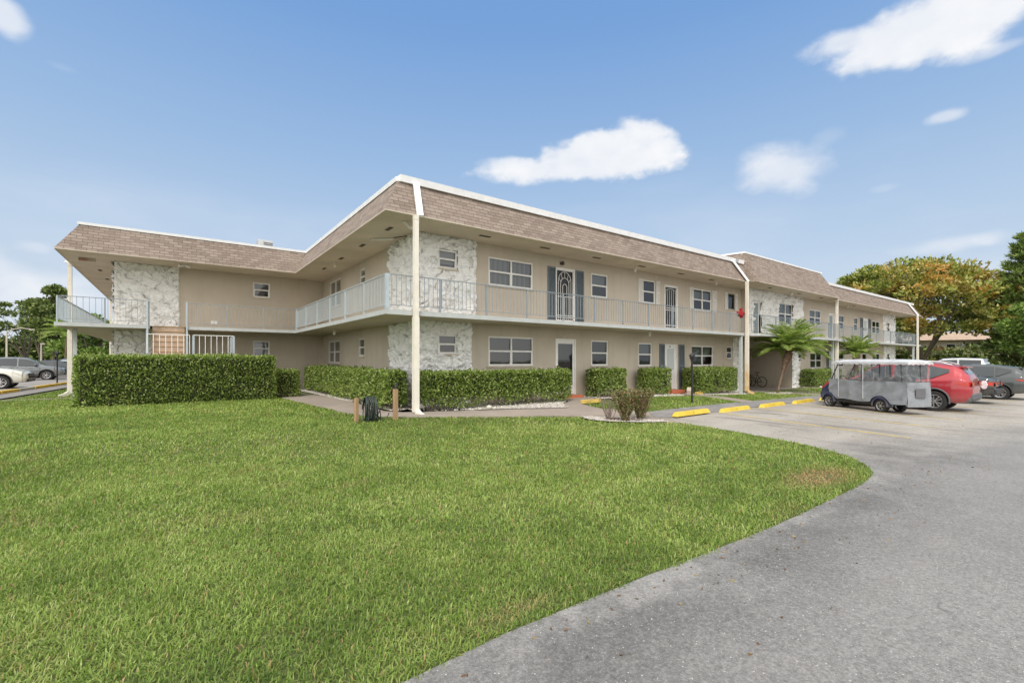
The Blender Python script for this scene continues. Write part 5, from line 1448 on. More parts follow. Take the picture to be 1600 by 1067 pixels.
# left car park: noses to the kerb (+X)
car('parked_car', 'pearl white SUV nose at the left edge of the photo', 'car', (-8.33, 34.75, 0), 0, 'suv', WHT, 1., dark='plastic')
car('parked_car', 'grey SUV with silver wheels parked left of the black lamp post', 'car', (-8.75, 47.92, 0), 0, 'suv', GRY)
car('parked_car', 'dark car just behind the grey SUV in the left car park', 'car', (-7.6, 52.4, 0), 0, 'sedan', BLK)
car('parked_car', 'silver car third behind the grey SUV, partly hidden by the downspout', 'car', (-7.3, 56.6, 0), 0, 'sedan', SIL)
car('parked_car', 'dark grey SUV farthest in the left row beside the downspout', 'car', (-6.6, 61., 0), 0, 'suv', GRN)

# ------------------------------------------------------------------ golf cart under its rain cover
def golf_cart():
    ang = math.atan2(1.82, .89); c, s = math.cos(ang), math.sin(ang)
    cx, cy = 19.325 + .40*s, 5.93 - .40*c
    r = thing('golf_cart', (cx, cy, -.255), 'blue golf cart with a pale roof and a grey zip-on rain cover with clear windows', 'golf cart', rz=ang)
    r.scale = (.985, .84, 1)
    blue = m_car('navy_cart_paint', (.018,.03,.10), .1, .3)
    # body: cowl, floor, rear bed
    def loft(prof, w, mat, nm, bev=.03):
        q = MB(); m = len(prof); V = [(x, -w, z) for x, z in prof] + [(x, w, z) for x, z in prof]
        q.raw(V, [tuple(range(m))[::-1], tuple(range(m, 2*m))] + [(i, (i+1)%m, m+(i+1)%m, m+i) for i in range(m)]); return q.build(nm, mat, r, bevel=bev)
    loft([(1.42,.30),(1.44,.48),(1.34,.66),(1.12,.84),(.92,.92),(.86,.90),(.90,.30)], .46, blue, 'cowl', .05)
    loft([(.95,.22),(.95,.32),(-1.15,.32),(-1.15,.22)], .46, M['plastic'], 'chassis', .02)
    loft([(-.25,.30),(-.25,.62),(-1.55,.62),(-1.62,.40),(-1.45,.30)], .44, blue, 'rear_body', .05)
    for x in (1.015, -1.015):
        for sd in (-1, 1):
            q = MB(); P = []
            N = 12
            for i in range(N):
                a0, a1 = PI*i/N, PI*(i+1)/N; R = .30
                for y0, y1 in ((sd*.30, sd*.53),):
                    q.face([(x+R*math.cos(a0), y0, .21+R*math.sin(a0)*1.1), (x+R*math.cos(a1), y0, .21+R*math.sin(a1)*1.1), (x+R*math.cos(a1), y1, .21+R*math.sin(a1)*1.1), (x+R*math.cos(a0), y1, .21+R*math.sin(a0)*1.1)])
                q.face([(x+R*math.cos(a0), sd*.53, .21+R*math.sin(a0)*1.1), (x+R*math.cos(a1), sd*.53, .21+R*math.sin(a1)*1.1), (x+.24*math.cos(a1), sd*.54, .21+.24*math.sin(a1)*1.1), (x+.24*math.cos(a0), sd*.54, .21+.24*math.sin(a0)*1.1)])
            q.build('fender', blue, r, recalc=False)
            wheel(r, x, sd*.50, .215, .19, sd, 6)
    for sd in (-1, 1):
        q = MB(); q.box((1.22, sd*.30-.09, .66), (1.40, sd*.30+.09, .76)); q.build('headlight', M['taillamp'], r, bevel=.03)
    # seats
    for x in (.12, -.62, -1.28):
        q = MB(); q.box((x-.22,-.42,.62),(x+.22,.42,.74)); q.box((x-.28,-.42,.74),(x-.18,.42,1.15)); q.build('seat', M['seatvinyl'], r, bevel=.04)
    q = MB(); q.tube([(.86,.22,.88),(.62,.22,1.02)], .02, 8); q.lathe([(.16,-.012),(.18,0),(.16,.012),(.145,0)], 20, lambda a,b,c: (.60+b*.45+c, .22+a, 1.03+b*.85)); q.build('steering_wheel', M['plastic'], r)
    # roof posts
    for sd in (-1, 1):
        for (a, b) in (((1.02,.86),(.62,1.66)), ((-.30,.62),(-.30,1.66)), ((-.72,.62),(-.66,1.66)), ((-1.72,.55),(-1.66,1.66))):
            q = MB(); q.tube([(a[0], sd*.43, a[1]), (b[0], sd*.44, b[1])], .02, 8); q.build('roof_post', M['plastic'], r)
    # roof with drooping fabric skirt
    q = MB(); nx, ny = 40, 14; x0, x1 = -1.98, .80; V = []; F = []
    for i in range(nx+1):
        for j in range(ny+1):
            x = x0+(x1-x0)*i/nx; v = -1+2*j/ny; ex = 1-abs(2*i/nx-1)**8; y = v*.56
            z = 1.665 + .095*(1-v**4)*ex**.5 + .006*noise.noise(Vector((x*4, y*5, 0))); V.append((x, y, z))
    for i in range(nx):
        for j in range(ny): F.append((i*(ny+1)+j, i*(ny+1)+j+1, (i+1)*(ny+1)+j+1, (i+1)*(ny+1)+j))
    q.raw(V, F)
    per = [(x0+(x1-x0)*i/60, .56) for i in range(61)] + [(x1, .56-1.12*i/24) for i in range(1,25)] + [(x1-(x1-x0)*i/60, -.56) for i in range(1,61)] + [(x0, -.56+1.12*i/24) for i in range(1,25)]
    for i in range(len(per)):
        a, b = per[i], per[(i+1)%len(per)]
        dz = lambda i: 1.59 + .022*noise.noise(Vector((i*.35, 2, 0))) + (.012*math.sin(i*1.3))
        q.face([(a[0],a[1],1.668),(b[0],b[1],1.668),(b[0]*1.004,b[1]*1.02,dz((i+1)%len(per))),(a[0]*1.004,a[1]*1.02,dz(i))])
    q.build('roof', M['canvas_pale'], r, smooth=True, recalc=False)
    # cover: side = list of (x, z) columns, with sag folds
    def cloth(x0, x1, zf0, zf1, y0f, nm, mat, nx=60, nz=14, amp=.02, seed=0, wall='side', sd=1):
        q = MB(); V = []; F = []
        for i in range(nx+1):
            u = i/nx
            for j in range(nz+1):
                v = j/nz
                if wall == 'side':
                    x = x0+(x1-x0)*u; z = zf0(u)+(zf1(u)-zf0(u))*v
                    rg = 1-abs(noise.noise(Vector((x*1.7+z*2.4, z*1.1-x*.3, seed)))*2.2); rg = max(0, rg)**3
                    d = amp*(rg*1.1 + noise.noise(Vector((x*5+z*3, z*3, seed+5)))*.5 - .4)
                    V.append((x, sd*(.515 + d + .02*(1-v)), z))
                else:
                    y = -.53+1.06*u; z = zf0(u)+(zf1(u)-zf0(u))*v; x = y0f(z)
                    d = amp*(noise.noise(Vector((y*3, z*2, seed)))*1.2)
                    V.append((x - d, y, z))
        for i in range(nx):
            for j in range(nz): F.append((i*(nz+1)+j, i*(nz+1)+j+1, (i+1)*(nz+1)+j+1, (i+1)*(nz+1)+j))
        q.raw(V, F); return q.build(nm, mat, r, smooth=True, recalc=False)
    zbot = lambda xa, xb: (lambda u: (lambda x: max(.33 + .02*math.sin(x*5), (.21+.345*math.sqrt(max(0, 1-((x+1.015)/.37)**2)) if abs(x+1.015) < .37 else 0), (.21+.345*math.sqrt(max(0, 1-((x-1.015)/.37)**2)) if abs(x-1.015) < .37 else 0)))(xa+(xb-xa)*u))
    zmid = lambda u: 1.03 + .015*math.sin(u*9)
    for sd in (1, -1):
        cloth(-1.93, .98, zbot(-1.93,.98), zmid, None, 'rain_cover', M['canvas'], amp=.045, seed=3+sd, sd=sd)
        cloth(-1.93, .74, zmid, lambda u: 1.62, None, 'clear_window', M['vinyl'], amp=.018, seed=8+sd, sd=sd, nz=8)
        for x in (.55, -.42): 
            q = MB(); q.bar((x, sd*.545, .40), (x, sd*.545, 1.62), .035, .012); q.build('zip_strip', M['canvas_pale'], r)
    rx = lambda z: -1.95 + (z-.3)*.035 - .0
    cloth(0, 0, lambda u: .26, lambda u: 1.03, rx, 'rain_cover', M['canvas'], wall='rear', nx=24, amp=.03, seed=20)
    cloth(0, 0, lambda u: 1.03, lambda u: 1.62, rx, 'clear_window', M['vinyl'], wall='rear', nx=24, amp=.03, seed=22)
    q = MB(); q.box((-1.985,-.22,.55),(-1.972,.22,.84)); q.build('pocket_window', M['seatvinyl'], r, bevel=.004)
    fx = lambda z: 1.02 - (z-.86)*.50
    cloth(0, 0, lambda u: .86, lambda u: 1.62, fx, 'windshield', M['vinyl'], wall='rear', nx=20, amp=.01, seed=30)
    return r
M['seatvinyl'] = simple('grey_seat_vinyl', (.12,.12,.13), .5, .1)
def m_canvas(name, c):
    t = NT(name); n = t.noise(3.5, 5, .6); t.base(t.mix(t.rng(n,.3,.7), tuple(x*.8 for x in c), tuple(x*1.12 for x in c))); t.rough(.55)
    w = t.noise(4., 4, .6, stretch=(1, 1, 2.6), dist=.4); t.bump(w, .45, .04); return t.mat
M['canvas'] = m_canvas('grey_canvas', (.25,.27,.295)); M['canvas_pale'] = m_canvas('pale_canvas', (.50,.515,.53))
def m_vinyl():
    t = NT('clear_vinyl'); tr = t.add('ShaderNodeBsdfTransparent'); tr.inputs['Color'].default_value = (.88,.89,.90,1)
    t.base((.62,.64,.66)); t.rough(.14)
    n = t.noise(3, 5, .6, dist=1.5); t.bump(n, .7, .06); mx = t.add('ShaderNodeMixShader'); t.lk(t.rng(n, .45, .75, .06, .34), mx.inputs[0])
    t.lk(tr.outputs[0], mx.inputs[1]); t.lk(t.p.outputs[0], mx.inputs[2]); t.lk(mx.outputs[0], t.out.inputs['Surface']); return t.mat
M['vinyl'] = m_vinyl()
golf_cart()

# ------------------------------------------------------------------ parking stops, lines
M['yellow'] = simple('yellow_stop_paint', (.62, .45, .05), .6, .12, 4, bump=.25)
t = NT('worn_yellow_line'); n = t.noise(5, 6, .7, stretch=(1, 1, 1)); t.base(t.mix(t.rng(n, .50, .64), (.58,.43,.10), (.30,.285,.25))); t.rough(.9); M['line'] = t.mat
def stops():
    proto = None
    data = [(12.92, 8.16, '5', 'nearest the gravel ring'), (15.47, 8.14, '6', 'second from the gravel ring'), (18.1, 8.10, '5', 'third from the gravel ring, behind the oil drip'), (20.68, 8.05, '7', 'in front of the golf cart')]
    for i, (x, y, d, lb) in enumerate(data + [(23.3, 8.05, '8', 'in front of the red SUV'), (25.9, 8.05, '9', 'in front of the black car'), (28.5,8.05,'10','in front of the dark grey SUV')]):
        r = thing('wheel_stop', (x, y, gzf(x, y) + .05*(y > 8.15)), 'yellow concrete wheel stop ' + lb, 'wheel stop', 'yellow wheel stops', rz=.02)
        if proto is None:
            q = MB(); a = .94
            V = [(-a,-.10,0),(a,-.10,0),(a,.10,0),(-a,.10,0),(-a+.10,-.06,.128),(a-.10,-.06,.128),(a-.10,.06,.128),(-a+.10,.06,.128)]
            q.raw(V, [(0,3,2,1),(4,5,6,7),(0,1,5,4),(1,2,6,5),(2,3,7,6),(3,0,4,7)]); b = q.build('block', M['yellow'], r, bevel=.012); proto = b.data
        else:
            b = bpy.data.objects.new('block', proto); COL.objects.link(b); b.parent = r
        text(d, (-.05*len(d), -.088, .035), .10, 0, M['black'], r, 'stencil', rot=Matrix.Rotation(math.radians(72), 4, 'X'))
    for i in range(9):
        x = 14.33 + 2.58*i; q = MB(); w = .05; dx, dy = -1.22, -5.15; N = 12
        for k in range(N):
            a, b = k/N, (k+1)/N
            P = [(x+dx*a-w, 8.12+dy*a), (x+dx*b-w, 8.12+dy*b), (x+dx*b+w, 8.12+dy*b), (x+dx*a+w, 8.12+dy*a)]
            q.face([(u, v, gzf(u, v)+.018) for u, v in P])
        o = q.build('stall_line', M['line'], recalc=False); tag(o, kind='structure')
stops()
def yellow_bar(x, y, L, label):
    r = thing('kerb_bar', (x, y, gzf(x, y)+.03), label, 'kerb bar'); q = MB(); q.box((-L/2,-.07,0),(L/2,.07,.12)); q.build('block', M['rustyyellow'], r, bevel=.015)
M['rustyyellow'] = simple('worn_yellow', (.56,.40,.10), .8, .3, 6, bump=.3)
yellow_bar(11.45, 11.02, .85, 'short worn yellow kerb bar by the glass door walk'); yellow_bar(19.75, 12.1, .5, 'tiny worn yellow kerb bar by the second front door')

# ------------------------------------------------------------------ lamps, posts, hose, bicycle and small things
def lamp_post(x, y, H, label, rz=0):
    z = gzf(x, y); r = thing('lamp_post', (x, y, z), label, 'lamp post', 'short black garden lamp posts', rz)
    q = MB(); q.tube([(0,0,-.1),(0,0,H-.28)], .034, 12); q.lathe([(.034,H-.30),(.05,H-.28),(.05,H-.25),(.03,H-.24)], 12); q.tube([(0,0,H*.50),(0,0,H*.50+.03)], .045, 12); q.build('pole', M['black'], r)
    q = MB(); q.lathe([(.03,H-.24),(.075,H-.20),(.085,H-.08)], 6)
    q.lathe([(.085,H-.08),(.125,H-.085),(.04,H-.0),(.015,H+.035),(0,H+.04)], 6)
    for k in range(6): a = 2*PI*k/6; q.tube([(.075*math.cos(a),.075*math.sin(a),H-.20),(.087*math.cos(a),.087*math.sin(a),H-.08)], .007, 4)
    q.build('lantern', M['black'], r)
    q = MB(); q.lathe([(.0,H-.21),(.055,H-.20),(.065,H-.09),(0,H-.085)], 12); q.build('bulb_glass', M['jar'], r)
lamp_post(15.75, 9.94, 1.86, 'slim black lamp post with lantern on the grass before the second front door')
lamp_post(-5.25, 36.0, 1.95, 'black lamp post on the pavement beside the left car park')
def wood_post(x, y, w, H, label, top=False):
    z = gzf(x, y); r = thing('wooden_post', (x, y, z), label, 'post', 'short wooden posts in the lawn', .3)
    q = MB(); q.box((-w/2,-w/2,-.1),(w/2,w/2,H)); q.build('post', M['wood'], r, bevel=.006)
    if top: q = MB(); q.tube([(0,0,H),(0,0,H+.04),(.02,0,H+.10),(.06,0,H+.16)], [.04,.035,.02,.01], 8); q.tube([(-.05,0,H+.05),(.05,0,H+.05)], .012, 6); q.build('faucet', M['black'], r)
t = NT('weathered_timber'); n = t.noise(3, 6, .65, stretch=(9, 9, 1)); t.base(t.mix(t.rng(n,.3,.7), (.28,.17,.09), (.44,.30,.17))); t.rough(.85); t.bump(n, .5, .01); M['wood'] = t.mat
wood_post(4.46, 10.95, .095, .78, 'right wooden post with a small tap on top, beside the corner downspout', True)
wood_post(3.54, 11.10, .08, .58, 'left wooden post that carries the garden hose')
def hose():
    r = thing('garden_hose', (3.80, 11.02, gzf(4, 11.)-.03), 'dark green garden hose coiled over the left wooden post', 'garden hose'); q = MB(); rnd = random.Random(4)
    P = []; turns = 13
    for i in range(turns*18):
        a = 2*PI*i/18; k = i/(turns*18); ry = .13 + .10*k + .03*math.sin(k*31); rzz = .29 + .02*math.sin(k*23)
        P.append((-.10 + .30*k + .03*math.sin(a+k*9), .02 + ry*math.cos(a), .33 + rzz*math.sin(a) + .02*math.sin(k*17)))
    q.tube(P, .0135, 6); q.tube([P[-1], (.32,0,.08), (.42,-.05,.03), (.48,-.02,.14), (.52,.0,.22)], .0125, 6); q.tube([P[-8], (.28,-.02,.3), (.30,-.05,.05), (.36,-.1,.02)], .0125, 6)
    q.build('coil', M['hose'], r, smooth=True)
M['hose'] = simple('hose_rubber', (.028,.04,.035), .4, .2)
hose()
q = MB(); x, y = 4.08, 11.21; z = gzf(x, y); q.tube([(x,y,z-.05),(x,y,z+.24)], .022, 10); q.tube([(x,y,z+.23),(x,y,z+.27)], .03, 10); o = q.build('standpipe', M['white'], smooth=True); tag(o, 'short white plastic pipe standing beside the hose coil', 'pipe')
def rock(x, y, s, label):
    q = MB(); V = []; F = []; n, m = 12, 8; z = gzf(x, y)+.03
    for j in range(m+1):
        for i in range(n):
            th = PI*j/m; ph = 2*PI*i/n; v = Vector((math.sin(th)*math.cos(ph), math.sin(th)*math.sin(ph), math.cos(th))); k = s*(1+.3*noise.noise(v*1.6+Vector((x,y,0)))); V.append((x+v.x*k, y+v.y*k, z+s*.6+v.z*k*.8))
    for j in range(m):
        for i in range(n): F.append((j*n+i, j*n+(i+1)%n, (j+1)*n+(i+1)%n, (j+1)*n+i))
    q.raw(V, F); o = q.build('rock', M['paleRock'], smooth=True); tag(o, label, 'rock')
M['paleRock'] = simple('pale_rock', (.60,.57,.50), .85, .2, 8, bump=.4)
rock(7.55, 11.40, .085, 'small white rock at the foot of the long hedge right of the downspout'); rock(32.0, 11.5, .09, 'small white rock at the foot of the hedge behind the golf cart')
def block():
    x, y = 19.35, 12.35; r = thing('cinder_block', (x, y, gzf(x,y)+.03), 'tilted grey cinder block with two holes beside the second door step', 'cinder block', rz=.5); q = MB()
    for a, b in (((-.20,-.10,0),(.20,.10,.035)), ((-.20,-.10,.165),(.20,.10,.2)), ((-.20,-.10,.035),(-.165,.10,.165)), ((.165,-.10,.035),(.20,.10,.165)), ((-.02,-.10,.035),(.02,.10,.165))): q.box(a, b)
    o = q.build('block', M['sill'], r); o.rotation_euler = (0, -.35, 0); o.location.z = .06
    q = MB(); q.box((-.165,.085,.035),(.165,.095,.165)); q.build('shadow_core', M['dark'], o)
block()
def bicycle(x, y, rz, label, paint):
    z = gzf(x, y)+.03; r = thing('bicycle', (x, y, z), label, 'bicycle', 'bicycles in the passage', rz)
    R = .32
    for wx in (-.5, .5):
        q = MB(); q.tube([(wx+R*math.cos(2*PI*i/28), 0, R+R*math.sin(2*PI*i/28)) for i in range(29)], .022, 6); w = q.build('wheel', M['tyre'], r)
        q = MB()
        for k in range(14): a = 2*PI*k/14; q.tube([(wx,0,R),(wx+(R-.02)*math.cos(a),0,R+(R-.02)*math.sin(a))], .003, 3)
        q.build('spokes', M['alloy'], w)
    q = MB(); bb = (-.05,0,.30); hd = (.36,0,.82); st = (-.18,0,.78)
    for a, b in ((bb,hd),(bb,st),(st,(.34,0,.76)),(bb,(-.5,0,R)),(st,(-.5,0,R)),(hd,(.5,0,R))): q.tube([a,b], .017, 6)
    q.build('frame', paint, r)
    q = MB(); q.tube([hd,(.34,0,.95),(.30,-.25,.97)], .012, 6); q.tube([(.34,0,.95),(.30,.25,.97)], .012, 6); q.build('handlebar', M['plastic'], r)
    q = MB(); q.tube([st,(-.2,0,.90)], .014, 6); q.box((-.32,-.07,.90),(-.06,.07,.94)); q.build('saddle', M['plastic'], r)
bicycle(30.15, 14.6, 1.45, 'dark bicycle with its front wheel showing past the second downspout', M['black'])
bicycle(30.7, 15.6, 1.62, 'bicycle with green frame leaning behind the dark one', simple('green_frame', (.10,.22,.03), .4, .1))
def cushion():
    x, y = 22.9, Y0+.09; r = thing('red_cushion', (x, y, 3.77), 'red cloth bundle hanging over the balcony rail at the second downspout', 'cushion'); q = MB(); V = []; F = []; n, m = 18, 12
    for j in range(m+1):
        for i in range(n):
            th = PI*j/m; ph = 2*PI*i/n; v = Vector((math.sin(th)*math.cos(ph), math.sin(th)*math.sin(ph), math.cos(th))); k = 1+.75*noise.noise(v*1.9+Vector((4,0,2))); V.append((v.x*.23*k, v.y*.10*k, v.z*.19*k + .02 + (.10*max(0, 1-abs(v.x-.1)*3) if v.z > .3 else 0)))
    for j in range(m):
        for i in range(n): F.append((j*n+i, j*n+(i+1)%n, (j+1)*n+(i+1)%n, (j+1)*n+i))
    q.raw(V, F); q.build('cloth', simple('red_cloth', (.30,.008,.012), .8, .2, 10), r, smooth=True)
cushion()
def roof_unit():
    r = thing('rooftop_unit', (3.9, 27.4, 6.5), 'small grey louvred air unit on the left roof', 'rooftop unit'); q = MB(); q.box((-.35,-.35,.55),(.35,.35,1.25)); [q.box((a-.03,b-.03,0),(a+.03,b+.03,.55)) for a in (-.3,.3) for b in (-.3,.3)]; q.build('housing', M['galv'], r, bevel=.02)
    q = MB()
    for k in range(5): q.box((-.1+.001,-.365,.72+k*.09),(.33,-.352,.76+k*.09))
    q.build('louvre', M['plastic'], r)
roof_unit()
def notice():
    q = MB(); q.box((1.35, WL-.02, 3.06),(1.60, WL-.003, 3.22)); q.build('utility_box', M['white'], B, True)
notice()

def litter():
    n = 260; P = []
    while len(P) < n:
        if random.random() < .6: x = random.uniform(-.5, 11.5); y = 2.28 - abs(random.gauss(0, .45))
        else: x = random.uniform(11.5, 20); y = random.uniform(2.5, 8.1)
        if y < .6: continue
        P.append((x, y, gzf(x, y) + .018))
    P = np.array(P); D = RNG.normal(size=P.shape); D[:, 2] = np.abs(D[:, 2])*.15
    o = leaves('leaf_litter', P, D, .034, .017, m_leaf('dead_leaf', [(0, (.10,.05,.025)), (.5, (.24,.14,.06)), (1, (.34,.27,.10))], trans=.1)); tag(o, 'small dead leaves and clippings scattered over the driveway', 'leaf litter', kind='stuff')
litter()

# street lamps far left
def street_lamp(x, y, H, arm, label):
    r = thing('street_lamp', (x, y, 0), label, 'street lamp', 'pale street lamps behind the left car park'); q = MB(); q.tube([(0,0,0),(0,0,H)], [.11,.07], 8)
    if arm: q.tube([(0,0,H),(.5,0,H+.35),(1.2,0,H+.5),(arm,0,H+.4)], .05, 6)
    q.build('pole', M['palepole'], r); q = MB(); a = arm or .0
    q.box((a-.1,-.1,H+(.3 if arm else 0)),(a+.35,.1,H+(.42 if arm else .14))); q.build('lamp_head', M['palepole'], r)
M['palepole'] = simple('pale_concrete_pole', (.50,.46,.38), .8, .1)
street_lamp(-17.2, 70, 7.0, 0, 'tall straight street lamp nearest the left edge'); street_lamp(-15.2, 76, 4.6, 1.9, 'street lamp with a curved arm over the grey SUV'); street_lamp(-13.4, 82, 3.4, 0, 'short pale pole between the curved lamp and the pines')

# ------------------------------------------------------------------ far buildings
def far_building():
    bx, by = 118, 25.6
    ang = math.radians(-62); r = thing('far_building', (bx, by, -.3), 'cream two-storey building with outside stair and red railings behind the spreading tree', 'building', rz=ang)
    cw = simple('cream_wall', (.56,.50,.38), .9, .08, 1.); q = MB(); q.box((-13,0,0),(13,9,5.6)); q.build('wall', cw, r)
    q = MB(); V = [(-14,-1.4,5.5),(14,-1.4,5.5),(14,10,5.5),(-14,10,5.5),(-13,-.3,7.0),(13,-.3,7.0),(13,9,7.0),(-13,9,7.0)]; q.raw(V, [(0,3,2,1),(4,5,6,7),(0,1,5,4),(1,2,6,5),(2,3,7,6),(3,0,4,7)]); q.build('roof', simple('tan_roof', (.42,.32,.25), .9, .1, 2.), r)
    q = MB(); q.box((-13,-1.5,2.7),(13,0,2.9)); q.build('balcony_slab', M['sill'], r)
    rd = simple('red_railing', (.34,.07,.05), .6, .1); q = MB()
    q.box((-13,-1.48,3.9),(13,-1.42,3.97))
    for i in range(90): x = -13+26*i/89; q.box((x-.02,-1.47,2.9),(x+.02,-1.43,3.9))
    q.build('balcony_railing', rd, r)
    q = MB(); q.raw([(-2,-1.6,2.9),(-2,-2.8,2.9),(3.5,-2.8,0),(3.5,-1.6,0),(-2,-1.6,2.5),(-2,-2.8,2.5),(2.8,-2.8,0),(2.8,-1.6,0)], [(0,1,2,3),(4,5,6,7),(0,1,5,4),(1,2,6,5),(2,3,7,6),(3,0,4,7)]); st = q.build('stair', cw, r)
    q = MB(); q.bar((-2,-2.8,3.9),(3.5,-2.8,1.0),.06,.06)
    for i in range(14): f = i/13; q.box((-2+5.5*f-.02,-2.82,2.9-2.9*f),(-2+5.5*f+.02,-2.78,3.9-2.9*f))
    q.build('handrail', rd, st)
    for x in (-11,-7.5,-4,5,8.5,11.5):
        for z in (1.0,3.7):
            q = MB(); q.box((x-.7,-.04,z),(x+.7,-.004,z+1.1)); f = q.build('window', M['frame'], r); q = MB(); q.box((x-.6,-.06,z+.1),(x+.6,-.045,z+1.0)); q.build('pane', M['carglass'], f)
    for x in (-9,-1,6.6):
        for z in (0,2.9): q = MB(); q.box((x-.45,-.06,z),(x+.45,-.004,z+2.05)); q.build('door', M['white'], r)
far_building()
def far_shed():
    r = thing('far_building', (-3.2, 84, 0), 'plain white building far behind the left balcony', 'building'); q = MB(); q.box((-3,0,0),(6,6,3.6)); q.build('wall', M['white'], r)
    q = MB(); q.box((-3.3,-.4,3.6),(6.3,6.4,3.85)); q.build('roof', M['sill'], r)
    for x in (-1.5,1.2): q = MB(); q.box((x-.5,-.03,1.1),(x+.5,-.004,2.0)); f = q.build('window', M['frame'], r); q = MB(); q.box((x-.42,-.05,1.18),(x+.42,-.035,1.92)); q.build('pane', M['carglass'], f)
far_shed()

# ------------------------------------------------------------------ sky
FPX, HOR, YAW = 718.858, 561.544, math.radians(36.374)
SUN = Vector((-.52, -.46, .86)).normalized()
def sky():
    w = bpy.data.worlds.new('World'); scene.world = w; w.use_nodes = True; nt = w.node_tree; N = nt.nodes; L = nt.links
    bg = N['Background']; tc = N.new('ShaderNodeTexCoord'); D = tc.outputs['Generated']
    sk = N.new('ShaderNodeTexSky'); sk.sky_type = 'NISHITA'; sk.sun_disc = False; sk.sun_elevation = math.asin(SUN.z); sk.sun_rotation = math.atan2(SUN.x, SUN.y); sk.air_density = 1.; sk.dust_density = 1.2; sk.ozone_density = 1.
    def node(t, **k):
        n = N.new(t)
        for a, b in k.items(): setattr(n, a, b)
        return n
    def mth(op, a, b=None, c=None):
        m = node('ShaderNodeMath', operation=op)
        for i, v in enumerate((a, b, c)):
            if v is None: continue
            if isinstance(v, (int, float)): m.inputs[i].default_value = v
            else: L.new(v, m.inputs[i])
        return m.outputs[0]
    def vm(op, a, b):
        m = node('ShaderNodeVectorMath', operation=op)
        for i, v in enumerate((a, b)):
            if isinstance(v, (tuple, Vector, list)): m.inputs[i].default_value = tuple(v)
            else: L.new(v, m.inputs[i])
        return m.outputs['Value'] if op == 'DOT_PRODUCT' else m.outputs[0]
    def rng(f, a, b, c=0., d=1., smooth=False):
        m = node('ShaderNodeMapRange'); m.clamp = True
        if smooth: m.interpolation_type = 'SMOOTHSTEP'
        for i, v in enumerate((a, b, c, d)): m.inputs[i+1].default_value = v
        L.new(f, m.inputs[0]); return m.outputs[0]
    def mixc(f, a, b):
        m = node('ShaderNodeMix', data_type='RGBA')
        if isinstance(f, (int, float)): m.inputs[0].default_value = f
        else: L.new(f, m.inputs[0])
        for i, v in ((6, a), (7, b)):
            if isinstance(v, (tuple, list)): m.inputs[i].default_value = v
            else: L.new(v, m.inputs[i])
        return m.outputs[2]
    sp = node('ShaderNodeSeparateXYZ'); L.new(D, sp.inputs[0]); z = sp.outputs[2]
    rp = node('ShaderNodeValToRGB'); e = rp.color_ramp.elements
    st = [(0.0, lin(222,232,241)), (.10, lin(211,225,241)), (.22, lin(193,215,240)), (.38, lin(163,196,235)), (.58, lin(126,171,228)), (1., lin(96,148,216))]
    while len(e) < len(st): e.new(.5)
    for i, (p, c) in enumerate(st): e[i].position = p; e[i].color = c
    L.new(mth('MAXIMUM', z, 0.), rp.inputs[0])
    sc = node('ShaderNodeVectorMath', operation='SCALE'); L.new(sk.outputs[0], sc.inputs[0]); sc.inputs['Scale'].default_value = .09
    col = mixc(.86, sc.outputs[0], rp.outputs[0])
    # clouds: soft patches around fixed directions of the sky dome, broken up by noise
    fwd = Vector((math.sin(YAW), math.cos(YAW), 0)); rt = Vector((math.cos(YAW), -math.sin(YAW), 0))
    def nz(s, d=5, st=(1,1,1.6), o=(0,0,0)):
        mp = node('ShaderNodeMapping'); mp.inputs['Scale'].default_value = st; mp.inputs['Location'].default_value = o; L.new(D, mp.inputs[0])
        n = node('ShaderNodeTexNoise'); n.inputs['Scale'].default_value = s; n.inputs['Detail'].default_value = d; n.inputs['Roughness'].default_value = .52; L.new(mp.outputs[0], n.inputs['Vector']); return n.outputs['Fac']
    n1 = mth('SUBTRACT', nz(7.0, 6), .5); n2 = mth('SUBTRACT', nz(22., 5, o=(3,1,2)), .5)
    total = None
    # (tangent-plane x, y of the lobe centre, radii, density, softness)
    lobes = [(930,245,92,36,1.,.45),(985,232,62,36,.9,.45),(900,262,140,20,.95,.6),(800,259,52,13,.75,.7),(1035,240,34,17,.6,.8),(1222,264,66,44,.72,.9),(1190,248,40,24,.35,1.),(1290,215,30,14,.15,1.),
             (1420,52,120,44,1.,.5),(1500,30,110,48,1.,.5),(1330,62,80,20,.8,.7),(1420,80,45,26,.75,.8),(1350,101,38,11,.5,.8),(1550,80,45,10,.4,1.),(1478,181,30,11,.6,.8),(5,25,38,26,.75,.8),
             (1470,385,85,15,.55,1.),(1540,375,30,12,.4,1.),(1382,294,22,7,.15,1.),(60,388,30,15,.4,1.),(30,470,150,75,.75,1.3),(1530,430,90,40,.30,1.2),(100,107,25,6,.08,1.)]
    for (px, py, rx, ry, dn, sf) in lobes:
        a = (px-800)/FPX; b = (HOR-py)/FPX; c = (fwd + rt*a + Vector((0,0,b))).normalized()
        r = c.cross(Vector((0,0,1))).normalized(); u = r.cross(c)
        cs = (c.dot(fwd)); k = cs/FPX  # angular radius of one unit there
        dx = mth('MULTIPLY', vm('DOT_PRODUCT', D, r), 1/(rx*k*cs**.5*1.15)); dy = mth('MULTIPLY', vm('DOT_PRODUCT', D, u), 1/(ry*k*1.15))
        d = mth('SQRT', mth('ADD', mth('MULTIPLY', dx, dx), mth('MULTIPLY', dy, dy)))
        d = mth('ADD', d, mth('ADD', mth('MULTIPLY', n1, 1.15), mth('MULTIPLY', n2, .8)))
        front = rng(vm('DOT_PRODUCT', D, c), .5, .6)
        m = mth('MULTIPLY', mth('MULTIPLY', rng(d, 1.08, .95-.75*sf, 0, 1, True), dn), front)
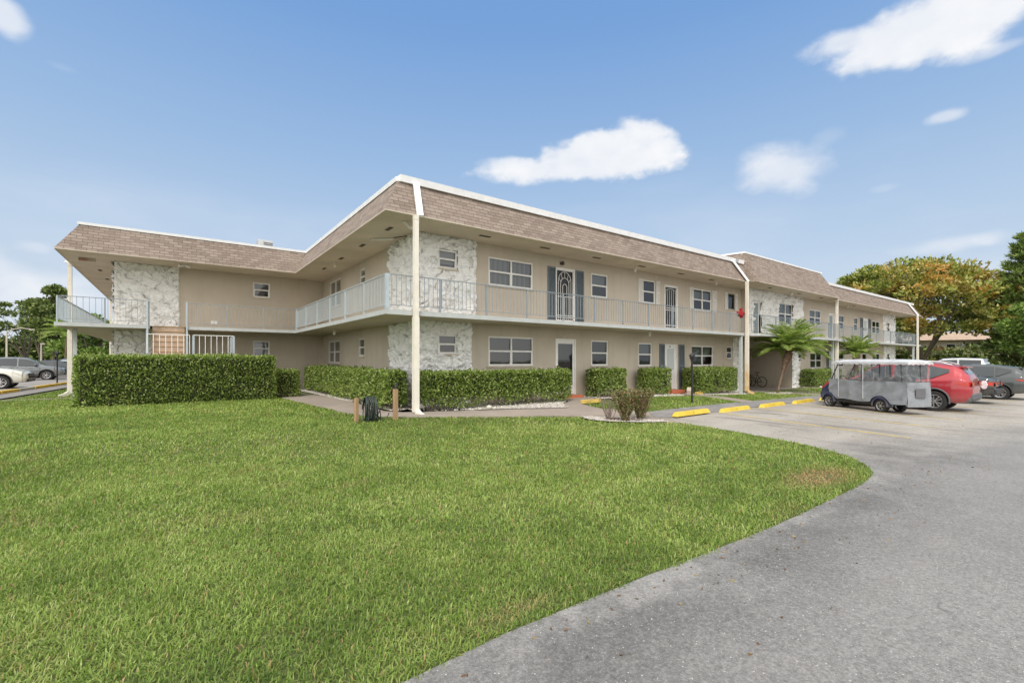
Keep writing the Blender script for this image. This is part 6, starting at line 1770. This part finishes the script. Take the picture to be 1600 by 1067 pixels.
        total = m if total is None else mth('SUBTRACT', mth('ADD', total, m), mth('MULTIPLY', total, m))
    # general haze patches low in the sky, all round
    hz = mth('MULTIPLY', rng(nz(2.2, 6, (1,1,3.5), (5,2,1)), .5, .75), rng(z, .42, .08, 0, .38))
    total = mth('MAXIMUM', total, hz)
    shade = rng(mth('ADD', n1, mth('MULTIPLY', n2, .5)), -.25, .2)
    cc = mixc(shade, lin(250,251,253), lin(232,237,246))
    col = mixc(total, col, cc)
    # added fill light: unseen sky brightened round the sun, overhead and behind the viewer
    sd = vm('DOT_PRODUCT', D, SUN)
    fill_mask = mth('MAXIMUM', rng(sd, .25, .95, 0, 1, True), rng(z, .70, .92, 0, .85, True))
    fill_mask = mth('MULTIPLY', fill_mask, rng(n1, -.25, .2, .7, 1.0))
    back = rng(vm('DOT_PRODUCT', D, (-fwd.x, -fwd.y, 0)), -.15, .5, 0, .75, True)  # rear half of the sky, out of view, lifted for the same fill
    col = mixc(mth('MAXIMUM', fill_mask, back), col, (SKY_FILL*1.04, SKY_FILL*.985, SKY_FILL*.92, 1))
    col = mixc(rng(z, -.002, -.03), col, (.16,.17,.12,1))
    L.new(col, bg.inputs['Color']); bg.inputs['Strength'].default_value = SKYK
SKYK = 1.0; SKY_FILL = 2.15  # sky strength, and brightness of the fill added to the unseen sky
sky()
sl = bpy.data.lights.new('sun', 'SUN'); sl.energy = 2.3; sl.angle = math.radians(14); sl.color = (1., .95, .87)
so = bpy.data.objects.new('sun', sl); COL.objects.link(so); so.rotation_euler = SUN.to_track_quat('Z', 'Y').to_euler()

cam = bpy.data.cameras.new('camera'); co = bpy.data.objects.new('camera', cam); COL.objects.link(co)
co.location = (0, 0, 1.5); co.rotation_euler = (PI/2, 0, -YAW)
cam.sensor_width = 36; cam.lens = FPX/1600*36; cam.shift_y = (HOR-533.5)/1600; cam.clip_start = .05; cam.clip_end = 2000
scene.camera = co
scene.view_settings.view_transform = 'Standard'; scene.view_settings.look = 'None'; scene.view_settings.exposure = 0; scene.view_settings.gamma = 1
scene.render.engine = 'CYCLES'
scene.cycles.use_denoising = True
scene.cycles.max_bounces = 6; scene.cycles.transparent_max_bounces = 10; scene.cycles.diffuse_bounces = 4; scene.cycles.caustics_reflective = False; scene.cycles.caustics_refractive = False
